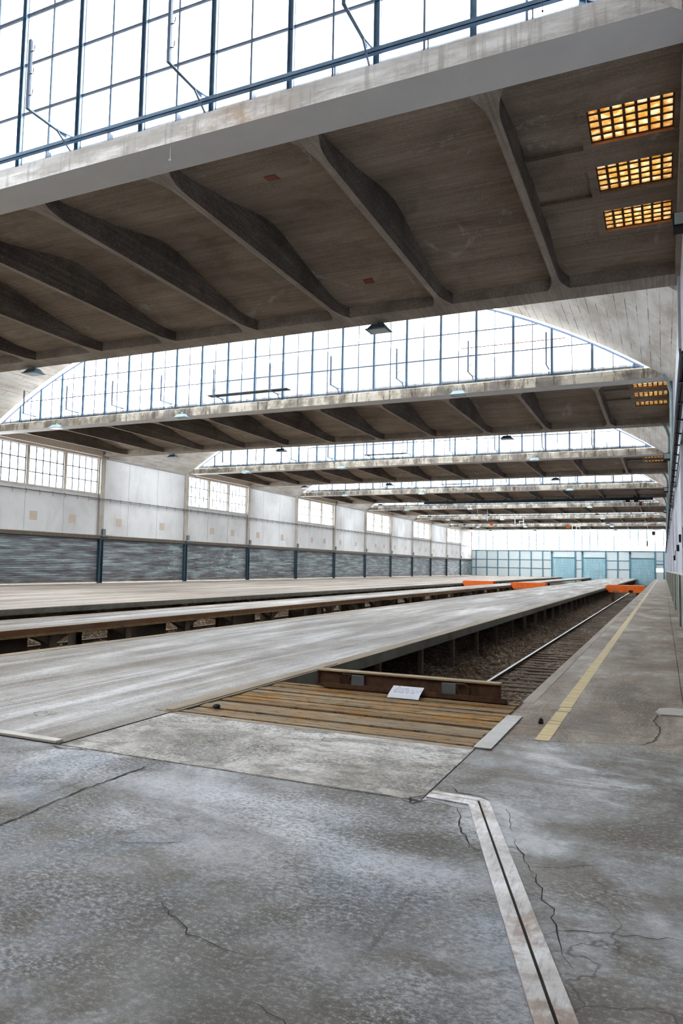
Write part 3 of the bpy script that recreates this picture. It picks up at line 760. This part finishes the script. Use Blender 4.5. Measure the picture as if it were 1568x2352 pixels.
# ------------------------------------------------------------------ right wall
wr = structure(empty('wall_right', (XR, 0, 0)))
MB().box(0, .35, -10.4, YB, 1.5, 9.95).build('plaster', 'wall_r', wr)
MB().box(0.02, .35, -10.4, YB, -.2, 1.5).build('lower_wall', 'pillar', wr)
ys = [4.2+4.82*i for i in range(31)]
for i in range(-2, 14):
    y = Y0+i*seg
    MB().box(-.07, .0, y-.3, y+.3, 1.55, 9.36).build('pilaster', 'wall_r', wr)
cl = MB(); tr = MB()
for i, y in enumerate(ys):
    y1 = min(y+4.82, YB)
    if y1-y < .5: break
    o = MB().box(-.05, .02, y+.06, y1-.06, .02, 1.5).build('cladding_panel', 'cladding', wr)
    o = MB().box(-.1, .02, y-.05, y+.05, 0, 1.53).build('panel_post', 'clad_trim' if i % 2 else 'cladding', wr)
MB().box(-.09, .02, 4.2, YB, 1.5, 1.56).build('cladding_cap', 'clad_trim', wr)
# strip windows/openings seen edge-on in the right wall, dark recess slots and small sockets
for y in (33, 54, 75, 96):
    MB().box(-.02, .01, y, y+1.2, 2.2, 4.4).build('wall_slot', 'blue_dark', wr)
b = MB().box(-.06, .0, 19.0, 20.2, 2.2, 2.7).build('timber_box', 'rust', wr)
for loc in ((23, 2.45), (27.5, 2.3), (31, 2.2), (36, 2.1)):
    MB().box(-.09, .0, loc[0], loc[0]+.35, loc[1], loc[1]+.22).build('socket', 'black', wr)
tray = empty('cable_ladder', (.36, 12, 4.95))
MB().box(-.10, -.07, 0, 132, -.06, .06).box(.08, .11, 0, 132, -.06, .06).build('side_rail', 'teal', tray)
rg = MB().box(-.08, .1, -.03, .03, -.05, -.02).build('rung', 'teal', tray)
for i in range(1, 75):
    c = rg.copy(); C.objects.link(c); c.parent = tray; c.location = (0, i*1.75, 0)
MB().tube([(-.05, 0, 0), (-.04, 60, .01), (-.05, 131, 0)], .025, 6).tube([(.0, 0, 0), (.01, 60, .01), (.0, 131, 0)], .03, 6).build('cable', 'black', tray)
thing(tray, 'dark cable ladder carrying cables along the upper right-hand wall', 'cable ladder')
dp = empty('downpipe', (.36, 41.5, 0))
MB().tube([(0, 0, 4.9), (0, 0, 8.7), (-.12, -.2, 9.1), (-.3, -.5, 9.34)], .07, 10).build('pipe', 'downpipe', dp)
thing(dp, 'pale green downpipe rising beside the second ribbed ceiling band on the right wall', 'downpipe')
for y in (31.0, 62.3, 83):
    c = dup(dp); c.location = (.36, y, 0)
    c['label'] = {31.0: 'pale green downpipe rising to the front beam of the second ribbed band', 62.3: 'pale green downpipe below the third ribbed band, seen edge-on', 83: 'pale green downpipe below the fourth ribbed band, seen edge-on'}[y]
def flood(loc, label):
    r = empty('floodlight', loc)
    b = MB(); b.prism([(-.16, -.14), (.16, -.2), (.16, .2), (-.16, .14)], -.16, .16, 'x'); b.build('housing', 'black', r, bevel=.02)
    MB().box(-.13, .13, -.17, -.155, -.12, .12).build('lens', 'lamp_glass', r)
    MB().beam((0, .0, .15), (.2, .1, .2), .05, .05).build('bracket', 'black', r)
    thing(r, label, 'floodlight')
    return r
flood((.42, 15.6, 8.65), 'black floodlight cut by the right picture edge under the near ceiling')
flood((.22, 38.4, 7.2), 'black floodlight beside the cable ladder, nearest of three in full view')
flood((.22, 58.0, 7.6), 'black floodlight on the right wall beyond the second ceiling band')
flood((.22, 79.0, 7.6), 'farthest black floodlight along the right wall')

# ------------------------------------------------------------------ end wall
wb = structure(empty('wall_back', (0, YB, 0)))
DO = [(-21.14, -16.48), (-15.12, -10.61), (-6.12, -1.52)]
b = MB()
def bp(x0, x1, z0=0., z1=5.4): b.box(x0, x1, 0, .2, z0, z1)
bp(XL-.3, DO[0][0], ZP-.3); bp(DO[0][1], DO[1][0], ZP-.3); bp(DO[1][1], DO[2][0], ZP-.3); bp(-1.52, -.0, -.3, 1.38); bp(-1.52, 0, 2.1, 5.4); bp(0, .9, -.3, 5.4)
for x0, x1 in DO: bp(x0, x1, 4.02, 5.4)
b.build('panel', 'end_panel', wb)
MB().box(XL-.3, .9, -.4, .3, 9.6, 10.3).build('lintel', 'end_panel', wb)
fr = MB()
for x in (-38.0, -37.0, -34.65, -32.35, -30.05, -27.7, -25.35, -22.98): fr.box(x-.11, x+.11, -.12, 0, 0, 5.4)
for x0, x1 in DO:
    for x in (x0, x1): fr.box(x-.16, x+.16, -.14, .1, -1.5, 5.4)
    fr.box(x0, x1, -.1, 0, 3.98, 4.12)
fr.box(-8.5, -8.26, -.12, 0, 0, 5.4)
for z in (3.5, 1.75):
    fr.box(-38, DO[0][0], -.08, 0, z-.07, z+.07); fr.box(DO[0][1], DO[1][0], -.08, 0, z-.07, z+.07); fr.box(DO[1][1], DO[2][0], -.08, 0, z-.07, z+.07)
fr.box(-1.52, 0, -.08, 0, 3.5, 3.6); fr.box(-1.52, 0, -.08, 0, 2.75, 3.0); fr.box(-.1, .12, -.12, 0, 0, 5.4)
fr.box(-38, .5, -.16, 0, 5.34, 5.52)
fr.build('framing', 'teal_frame', wb)
for x0, x1 in DO:
    dn += 1
    d = structure(empty('door_%d' % dn, ((x0+x1)/2, YB, 0)))
    h = (x1-x0)/2-.16; b = MB(); n = 30; vs = []
    for k in range(n*4+1):
        z = -1.4 + 5.42*k/(n*4); yy = .06-.03*abs(math.sin(math.pi*k/4)); vs += [(-h, yy, z), (h, yy, z)]
    b.add(vs, [(2*k, 2*k+1, 2*k+3, 2*k+2) for k in range(n*4)])
    b.box(-h, h, .1, .16, -1.5, 4.1)
    b.build('shutter_curtain', 'end_shutter', d)
    MB().box(-h-.3, -h+.05, -.4, -.1, 4.9, 5.3).build('drive_motor', 'teal', d)
w = structure(empty('window_%d' % newwin(), (0, YB, 5.45)))
fr = MB(); tb = MB()
nx = 50
for i in range(nx+1):
    x = -37.95 + 38.0*i/nx; t_ = .075 if i % 2 == 0 else .05
    fr.box(x-t_, x+t_, -.02, .06, 0, 4.2)
for z in (0, 1.4, 2.8, 4.17): fr.box(-38, .1, -.01, .05, z-.05, z+.05)
fr.build('glazing_bars', 'teal_frame', w)
MB().add([(-38, .02, 0), (.1, .02, 0), (.1, .02, 4.2), (-38, .02, 4.2)], [(0, 1, 2, 3)]).build('glass', 'glass_side', w)
w = structure(empty('window_%d' % newwin(), (-.76, YB, 1.38)))
MB().add([(-.74, .05, 0), (.74, .05, 0), (.74, .05, .72), (-.74, .05, .72)], [(0, 1, 2, 3)]).build('glass', 'glass_side', w)
MB().box(-.76, .76, 0, .08, -.03, .02).box(-.76, .76, 0, .08, .7, .75).build('frame', 'teal_frame', w)
wf = structure(MB().box(XL-.3, .9, -10.7, -10.4, -1.2, 15.6).build('wall_front', 'slab'))

# ------------------------------------------------------------------ roof
RX = [-2.56 - 3.32*k for k in range(11)]
def slabz(y):        # y relative to Y0
    d = abs(y - 5.35)
    pts = [(0, 10.40), (.5, 10.36), (1.4, 10.17), (2.2, 10.0), (3.6, 9.78), (4.6, 9.68)]
    for (a, za), (b_, zb) in zip(pts, pts[1:]):
        if d <= b_: return za + (zb-za)*(d-a)/(b_-a)
    return 9.68
YA, YBI, YBO = .81, 9.88, 10.73      # beam inner edges, outer edge of the rear beam (relative)
SK = [(2.83, 3.98), (4.81, 5.96), (6.81, 7.91)]
FZ = 9.9
band = structure(empty('ceiling', (0, Y0, 0)))
ysl = sorted(set([YA + (YBI-YA)*i/28 for i in range(29)] + [v for s_ in SK for v in s_]))
b = MB()
for ya, yb in zip(ysl, ysl[1:]):
    za, zb = slabz(ya), slabz(yb)
    hole = any(s_[0]-1e-6 <= ya and yb <= s_[1]+1e-6 for s_ in SK)
    rngs = [(XL, -1.18), (.29, XR)] if hole else [(XL, XR)]
    for x0, x1 in rngs:
        b.add([(x0,ya,za),(x1,ya,za),(x1,yb,zb),(x0,yb,zb),(x0,ya,za+.14),(x1,ya,za+.14),(x1,yb,zb+.14),(x0,yb,zb+.14)],
              [(0,3,2,1),(4,5,6,7),(0,1,5,4),(1,2,6,5),(2,3,7,6),(3,0,4,7)])
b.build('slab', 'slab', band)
# flat frame around the skylights with two cross strips reaching the first rib
b = MB()
ysk = sorted([2.5, 8.3] + [v for s_ in SK for v in s_])
for ya, yb in zip(ysk, ysk[1:]):
    hole = any(s_[0]-1e-6 <= ya and yb <= s_[1]+1e-6 for s_ in SK)
    for x0, x1 in ([(-1.34, -1.18), (.29, XR)] if hole else [(-1.34, XR)]):
        b.box(x0, x1, ya, yb, FZ, 10.3 if 3.5 < ya < 7.2 else 10.0)
for ya, yb in ((4.08, 4.66), (6.08, 6.64)): b.box(-2.5, -1.34, ya, yb, FZ, 10.3)
b.box(-2.5, -1.34, 3.1, 7.7, 9.99, 10.04)
b.build('skylight_surround', 'slab', band)
# beams: front beam with white face, grey soffit; rear beam
b = MB(); b.prism([(-.0, ZS+.0), (.0, 9.62), (.03, 9.78), (.12, 9.83), (.4, 9.86), (.4, 10.1), (.5, 10.1), (YA, 9.9), (YA, ZS)], XL, XR, 'x')
# bumpy top lip
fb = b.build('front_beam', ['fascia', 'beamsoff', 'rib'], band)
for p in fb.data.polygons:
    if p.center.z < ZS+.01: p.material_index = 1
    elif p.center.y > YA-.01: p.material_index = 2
b = MB(); b.prism([(YBI, ZS), (YBI, 10.0), (YBI+.3, 10.1), (YBO-.35, 10.1), (YBO-.35, 9.86), (YBO-.02, 9.83), (YBO, 9.62), (YBO, ZS)], XL, XR, 'x')
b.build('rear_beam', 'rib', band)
# side bearing against the walls
MB().box(XL, XL+.35, YA, YBI, 9.3, 9.75).build('wall_bearer', 'win_surr', band)
MB().box(XR-.12, XR, YA, YBI, 9.3, 9.75).build('wall_bearer', 'rib', band)
def rib_mesh():
    hw = .085; hf = .30; F = .95; b = MB()
    ys = []
    N = 8
    for i in range(N+1):
        t = i/N; ys.append((YA + F*t, hw + (hf-hw)*(1-t)**2.2))
    mids = [YA+F+(YBI-YA-2*F)*i/16 for i in range(1, 16)]
    prof = ys + [(y, hw) for y in mids] + [(YBI+YA-y, w) for y, w in ys[::-1]]
    vs = []
    for y, w in prof:
        zt = slabz(y)+.02; vs += [(-w, y, ZS+.001), (w, y, ZS+.001), (w, y, zt), (-w, y, zt)]
    n = len(prof); fs = []; mi = []
    for i in range(n-1):
        o_ = i*4
        fs += [(o_, o_+1, o_+5, o_+4)]; mi += [0]
        fs += [(o_+1, o_+2, o_+6, o_+5), (o_+2, o_+3, o_+7, o_+6), (o_+3, o_, o_+4, o_+7)]; mi += [0]*3
    b.v = vs; b.f = [f[::-1] for f in fs]; b.mi = mi
    return b
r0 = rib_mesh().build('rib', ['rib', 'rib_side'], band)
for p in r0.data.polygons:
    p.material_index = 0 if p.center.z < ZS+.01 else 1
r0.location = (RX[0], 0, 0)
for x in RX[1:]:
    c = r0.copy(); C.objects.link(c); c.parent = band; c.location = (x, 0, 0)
# chamfer fillet at the foot of the rear upstand
# skylights
for (a, e) in SK:
    w = structure(empty('window_%d' % newwin(), (-.445, (a+e)/2, FZ))); w.parent = band
    gr = MB(); gl = MB(); rv = MB(); hx = .735; hy = (e-a)/2
    for k in range(8): x = -hx+2*hx*k/7; gr.box(x-.024, x+.024, -hy, hy, .06, .12)
    for k in range(6): y = -hy+2*hy*k/5; gr.box(-hx, hx, y-.022, y+.022, .06, .12)
    for i_ in range(7):
        for j_ in range(5):
            x0 = -hx+2*hx*i_/7+.018; x1 = -hx+2*hx*(i_+1)/7-.018; y0 = -hy+2*hy*j_/5+.018; y1 = -hy+2*hy*(j_+1)/5-.018
            gl.box(x0, x1, y0, y1, .075, .1)
    for sg in (-1, 1): rv.box(sg*hx, sg*(hx+.006), -hy, hy, -.0, .6).box(-hx, hx, sg*hy, sg*(hy+.006), -.0, .6)
    gr.build('block_grid', 'skyrib', w); gl.build('glass_block', 'amber', w); rv.build('reveal', 'amber_glow_reveal', w)

# raised vault over the following bay
ZC, RR, XC = 15.42-33.0, 33.0, -18.85
def archz(x): return ZC + math.sqrt(max(0, RR*RR-(x-XC)**2))
vault = structure(empty('ceiling', (0, Y0+YBO-PER, 0)))     # the vault in front of the first band
VL = PER-YBO
b = MB(); n = 64; vs = []
for i in range(n+1):
    x = XL-.1 + (XR+.1+.1-XL)*i/n; z = archz(x)
    vs += [(x, -.0, z), (x, VL+.0, z), (x, VL+.0, z+.16), (x, -.0, z+.16)]
fs = []
for i in range(n):
    o_ = i*4; fs += [(o_, o_+1, o_+5, o_+4), (o_+1, o_+2, o_+6, o_+5), (o_+2, o_+3, o_+7, o_+6), (o_+3, o_, o_+4, o_+7)]
b.add(vs, fs); b.build('shell', 'white_shell', vault)

def lunette(yloc, sgn, parent_name=None):
    """glazed end of a vault standing on a beam; sgn=-1 when the vault lies on the -y side"""
    w = structure(empty('window_%d' % newwin(), (0, yloc, 0)))
    fr = MB(); th = MB(); gl = MB(); ar = MB()
    zb = 9.84
    X1, X0 = -.62, -37.08
    k = 0; xs = []
    while True:
        x = -2.62 + 1.64 - 1.64*k
        if x < X0+.2: break
        xs.append(x); k += 1
    for x in xs:
        z = archz(x)-.02
        if z > zb+.1:
            fr.box(x-.055, x-.045, -.06, .03, zb, z).box(x+.045, x+.055, -.06, .03, zb, z).box(x-.055, x+.055, -.0, .03, zb, z)
        xm = x - .82; z = archz(xm)-.02
        if xm > X0 and z > zb+.1: th.box(xm-.018, xm+.018, -.02, .02, zb, z)
    for zz_ in (9.95, 11.12, 12.23, 13.36, 14.45):
        u = math.sqrt(max(0, RR*RR-(zz_-ZC)**2)) if zz_ > 9.96 else 18.2
        h = .035 if abs(zz_-13.36) < .01 else .022
        th.box(max(X0, XC-u), min(X1, XC+u), -.02, .02, zz_-h, zz_+h)
    m = 48
    for i in range(m):
        xa, xb = X0+(X1-X0)*i/m, X0+(X1-X0)*(i+1)/m
        ar.beam((xa, 0, archz(xa)-.05), (xb, 0, archz(xb)-.05), .07, .08)
        gl.add([(xa, .01, zb), (xb, .01, zb), (xb, .01, archz(xb)), (xa, .01, archz(xa))], [(0, 1, 2, 3)])
    fr.build('mullion', 'blue_steel', w); th.build('glazing_bars', 'blue_dark', w); ar.build('arch_bar', 'blue_dark', w)
    gl.build('glass', 'glass', w)
    # concrete cheeks closing the corners
    ck = MB()
    for xa, xb in ((XL, X0), (X1, XR)):
        ck.prism([(xa, zb), (xb, zb), (xb, max(zb+.01, archz(xb))), (xa, max(zb+.005, archz(xa)))], -.1, .1, 'y')
    ck.build('cheek', 'white_shell', w)
    return w
lunA = lunette(Y0+.3, -1)
lunB = lunette(Y0-PER+YBO-.3, 1)

NB = 7
for k in range(-1, NB):
    if k == 0: continue
    c = dup(band, off=(0, PER*k, 0))
for k in range(1, NB+1):
    dup(vault, off=(0, PER*k, 0))
for k in range(1, NB):
    c = dup(lunA, off=(0, PER*k, 0)); c.name = 'window_%d' % newwin()
for k in range(1, NB+1):
    c = dup(lunB, off=(0, PER*k, 0)); c.name = 'window_%d' % newwin()
# outer skin above side walls closing the vault ends against the end wall
MB().prism([(XL-.1, 9.6)] + [(XL-.1+(XR+.2-XL)*i/30, max(9.62, archz(XL-.1+(XR+.2-XL)*i/30))) for i in range(31)] + [(XR+.1, 9.6)], YB+.0, YB+.2, 'y').build('gable', 'end_panel', wb, loc=(0, -YB, 0))

# long blue rail at the foot of the first glazing
rl = empty('glazing_rail', (0, Y0+.12, 10.03))
b = MB(); b.box(XL+1, -.8, -.03, -.02, .02, .1).box(XL+1, -.8, -.03, .06, .02, .03); b.build('rail_angle', 'blue_steel', rl)
for i in range(9):
    x = -.98-1.64*i
    MB().box(x-.72, x-.70, .02, .16, -.18, .02).build('rail_stay', 'blue_dark', rl)
thing(rl, 'long blue painted steel rail above the near white beam, in front of the glazing', 'rail')

# bracket arms with hook posts
def bracket():
    r = empty('hook_bracket')
    b = MB(); b.box(-.03, .03, -1.13, -.35, .0, .008).box(-.03, -.022, -1.13, -.1, 0, .07)
    b.beam((0, -.36, .03), (.03, .14, .1), .03, .03).beam((0, -.36, .0), (-.05, .1, -.22), .035, .02)
    b.build('arm', 'blue_steel', r)
    MB().box(-.03, .03, -1.13, -1.11, .0, 1.38).box(.022, .03, -1.13, -1.07, .0, 1.38).build('post', 'blue_dark', r)
    for z in (.3, .73, 1.18):
        MB().tube([(.03, -1.1, z-.03), (.09, -1.1, z-.04), (.1, -1.1, z), (.11, -1.1, z+.07)], .01, 5).build('hook', 'black', r)
    return r
br0 = bracket()
ordn = ['second', 'third', 'fourth', 'fifth', 'sixth', 'seventh']
BX = [-4.33 - 3.28*k for k in range(10)]
first = True
for k in range(NB):
    for j, x in enumerate(BX):
        if k == 0 and x < -16: continue
        if k > 3 and j % 1: continue
        if first: c = br0; first = False
        else: c = dup(br0)
        c.location = (x - .0, Y0+PER*k+.18, 10.12 if k == 0 else 10.05)
        if k == 0: lab = 'blue steel bracket arm with upright hook post in front of the nearest high glazing'
        else: lab = 'dark bracket arm with upright hook post before the %s arched glazing' % ordn[k-1]
        thing(c, lab, 'bracket', 'hook brackets at the %s glazing' % ('near' if k == 0 else ordn[k-1]))
def plank(x0, x1, k, label):
    y = Y0+PER*k-.55
    r = empty('walkway_plank', ((x0+x1)/2, y, 10.13)); h = (x1-x0)/2
    MB().box(-h, h, -.2, .2, 0, .04).build('board', 'plank', r)
    thing(r, label, 'plank')
plank(-21.2, -16.6, 1, 'long dark walkway plank resting on brackets at the second arched glazing')
plank(-21.0, -17.6, 2, 'dark walkway plank resting on brackets at the third arched glazing')
plank(-20.9, -17.8, 3, 'dark walkway plank on the fourth glazing, left of the row')
plank(-14.8, -9.8, 4, 'dark walkway plank at the fifth glazing, just under the teal crane beam')
rb = MB().tube([(0, 0, 0), (4.4, 0, -.02)], .02, 6).build('guard_bar', 'red', loc=(-8.0, 30.4, 11.18))
thing(rb, 'thin rusty red bar held across two hook posts of the second glazing', 'bar')

# lamps
def lamp(mat, mat2):
    r = empty('bay_lamp')
    b = MB()
    def ring(z, hx, hy): return [(-hx, -hy, z), (hx, -hy, z), (hx, hy, z), (-hx, hy, z)]
    vs = ring(-.02, .22, .12) + ring(-.17, .31, .24) + ring(-.19, .37, .29) + ring(-.21, .37, .29)
    fs = [(3, 2, 1, 0)]+[(i*4+j, i*4+(j+1) % 4, i*4+4+(j+1) % 4, i*4+4+j) for i in range(3) for j in range(4)] + [(12, 13, 14, 15)]
    b.add(vs, fs); b.build('housing', mat, r)
    MB().box(-.29, .29, -.22, .22, -.222, -.21).build('lens', mat2, r)
    MB().box(-.03, .03, -.03, .03, -.03, .1).build('mount', mat, r)
    return r
lf = lamp('lamp', 'lamp_glass'); lr = lamp('lamp_dark', 'lamp_glass')
fa = fb_ = True
xn = {-8.2: 'right', -23.1: 'centre-left', -31.9: 'far-left'}
bn = ['near', 'second', 'third', 'fourth', 'fifth', 'sixth', 'seventh']
for k in range(NB):
    for x in (-8.2, -23.1, -31.9):
        if k > 0:
            c = lf if fa else dup(lf); fa = False
            c.location = (x, Y0+PER*k-.28, 9.42)
            MBk = None
            thing(c, 'pale trapezoid lamp on the front beam of the %s ribbed band, %s one' % (bn[k], xn[x]), 'lamp', 'lamps on the beam fronts')
        c = lr if fb_ else dup(lr); fb_ = False
        c.location = (x, Y0+PER*k+YBO-.1, 9.3)
        thing(c, 'dark blue-grey lamp hanging under the rear beam of the %s ribbed band, %s one' % (bn[k], xn[x]), 'lamp', 'lamps under the rear beams')
wire = MB().tube([(0, 0, 0), (0, 0, -.22), (.02, 0, -.26)], .006, 5).rock((0, 0, -.26), .03).build('hanging_wire', 'white_metal', loc=(-8.32, Y0+.1, ZS))
thing(wire, 'short white wire end dangling from the grey soffit of the near beam', 'wire')
wire = MB().tube([(0, 0, 0), (0, 0, -.3)], .005, 5).rock((0, 0, -.3), .02).build('hanging_wire', 'black', loc=(-1.52, Y0-.02, 10.12))
thing(wire, 'thin dark wire end hanging from the blue rail over the white beam', 'wire')

# crane beam, trolley and pendants
cb = empty('crane_beam', (-13.1, 80.0, 8.85))
b = MB(); b.box(-12.2, 12.2, -.1, .1, 0, .03).box(-12.2, 12.2, -.1, .1, .27, .3).box(-12.2, 12.2, -.02, .02, 0, .3)
b.build('girder', 'teal', cb)
for x in RX[:8]:
    MB().box(x+13.1-.05, x+13.1+.05, -.06, .06, .3, .52).box(x+13.1-.2, x+13.1+.2, -.1, .1, .3, .36).build('hanger', 'teal', cb)
thing(cb, 'long teal crane beam slung beneath the fourth ribbed ceiling band', 'crane beam')
tl = empty('crane_trolley', (-2.4, 79.8, 8.75))
MB().box(-1.5, .9, -.2, .2, .1, .28).box(-1.1, -.7, -.25, .25, -.1, .2).box(-.3, .1, -.25, .25, -.12, .2).build('carriage', 'black', tl)
MB().box(.2, .45, -.15, .15, -.5, -.1).build('hook_block', 'red', tl)
fest = MB()
for i in range(14):
    x = -1.4 + i*.2
    fest.tube([(x, .1, .0), (x+.02, .1, -.7-.3*random.random()), (x+.1, .1, -.75), (x+.18, .1, -.02)], .008, 4)
fest.build('festoon_cable', 'black', tl)
thing(tl, 'black crane trolley with looping festoon cables near the right wall', 'crane trolley')
def pend(x, y, ztop, zb, mat, w, h, label):
    r = empty('pendant_control', (x, y, zb))
    MB().tube([(0, 0, h), (0, 0, ztop-zb)], .012, 4).build('cable', 'rope', r)
    MB().box(-w, w, -w*.6, w*.6, 0, h).prism([(-w*.6, -.12), (w*.6, -.12), (w, 0), (-w, 0)], -w*.5, w*.5, 'y').build('control_box', mat, r, bevel=.01)
    thing(r, label, 'hanging control')
pend(-17.5, 80.2, 8.84, 6.45, 'orange', .19, .25, 'orange box hanging on a thin wire, leftmost of the hanging orange boxes')
pend(-9.3, 80.2, 8.84, 6.1, 'orange', .17, .26, 'orange box hanging on a wire near the middle of the far ceiling')
pend(-1.15, 80.2, 8.84, 6.75, 'red', .12, .35, 'small red hoist block hanging near the right wall')
pend(-.92, 80.4, 8.84, 5.35, 'rust', .14, .3, 'brown box hanging lowest on cords beside the right wall')
pend(-1.5, 80.0, 8.84, 4.2, 'teal', .06, .45, 'slim teal push-button control hanging lowest on a thin cord')
for nme, x, y, z in (('first', -21.6, 95.5, 8.2), ('second', -19.9, 113.0, 8.4), ('third', -13.7, 134, 8.7)):
    r = empty('tube_rig', (x, y, z))
    MB().tube([(-1.1, 0, ZS-z), (-1.1, 0, 0)], .05, 6).tube([(.2, 0, ZS-z), (.2, 0, -.3)], .05, 6).tube([(-.5, 0, .5), (.2, 0, .5)], .04, 6).tube([(-.4, 0, .5), (-.4, 0, 0)], .04, 6).build('tube_frame', 'white_metal', r)
    thing(r, {'first': 'white tube frame hanging at the fifth ribbed band, nearest of three', 'second': 'white tube frame hanging before the sixth ribbed band, middle of three', 'third': 'white tube frame hanging before the far glazed end wall'}[nme], 'hanging frame')
sk = MB().tube([(0, 0, 0), (.02, -3, -2.2), (.3, -8, -4.0)], .012, 4).build('slack_cable', 'rope', loc=(-1.3, 134.6, ZS-.01))
thing(sk, 'slack thin cable sloping down towards the right end of the back wall', 'cable')
# small junction squares on the near ceiling
for x, y in ((-7.6, 13.0), (-7.7, 18.87)):
    z = slabz(y-Y0)
    o = MB().box(-.14, .14, -.12, .12, -.012, .0).build('cover_plate', 'red', loc=(x, y, z-.008)); o.rotation_euler.x = math.atan((slabz(y-Y0+.1)-slabz(y-Y0-.1))/.2)
    thing(o, 'small dark red cover plate on the near ribbed ceiling, %s one' % ('front' if y < 15 else 'rear'), 'cover plate')

# ------------------------------------------------------------------ outside ground, sky, camera
structure(MB().box(-150, 120, -60, 260, -2.6, -2.5).build('ground', 'roof'))
w = bpy.data.worlds.new('overcast'); sc.world = w; w.use_nodes = True
nt = w.node_tree; bg = nt.nodes['Background']
tc = nt.nodes.new('ShaderNodeTexCoord'); sp_ = nt.nodes.new('ShaderNodeSeparateXYZ'); nt.links.new(tc.outputs['Generated'], sp_.inputs[0])
rp = nt.nodes.new('ShaderNodeValToRGB'); nt.links.new(sp_.outputs['Z'], rp.inputs[0])
rp.color_ramp.elements[0].position = 0; rp.color_ramp.elements[0].color = (.97, .985, 1, 1)
rp.color_ramp.elements[1].position = 1; rp.color_ramp.elements[1].color = (.93, .965, 1, 1)
nt.links.new(rp.outputs[0], bg.inputs[0]); bg.inputs[1].default_value = 1.0

cam = bpy.data.cameras.new('camera'); co = bpy.data.objects.new('camera', cam); C.objects.link(co)
co.matrix_world = Matrix(((0.913282, 0.014016, 0.407086, 0), (0.406943, -0.074790, -0.910386, 0), (0.017685, 0.997101, -0.074008, 1.6), (0, 0, 0, 1)))
cam.sensor_fit = 'VERTICAL'; cam.sensor_height = 36; cam.sensor_width = 24; cam.lens = 25.339
cam.clip_end = 1000; cam.clip_start = .05
sc.camera = co
sc.view_settings.view_transform = 'Standard'; sc.view_settings.look = 'None'; sc.view_settings.gamma = 1
sc.view_settings.use_curve_mapping = False
sc.view_settings.exposure = 3.65
sc.cycles.use_denoising = True
sc.cycles.use_adaptive_sampling = True; sc.cycles.adaptive_threshold = .06; sc.cycles.adaptive_min_samples = 16
sc.cycles.max_bounces = 8; sc.cycles.diffuse_bounces = 5; sc.cycles.transparent_max_bounces = 16; sc.cycles.transmission_bounces = 6
sc.cycles.sample_clamp_indirect = 6
sc.cycles.caustics_reflective = False; sc.cycles.caustics_refractive = False
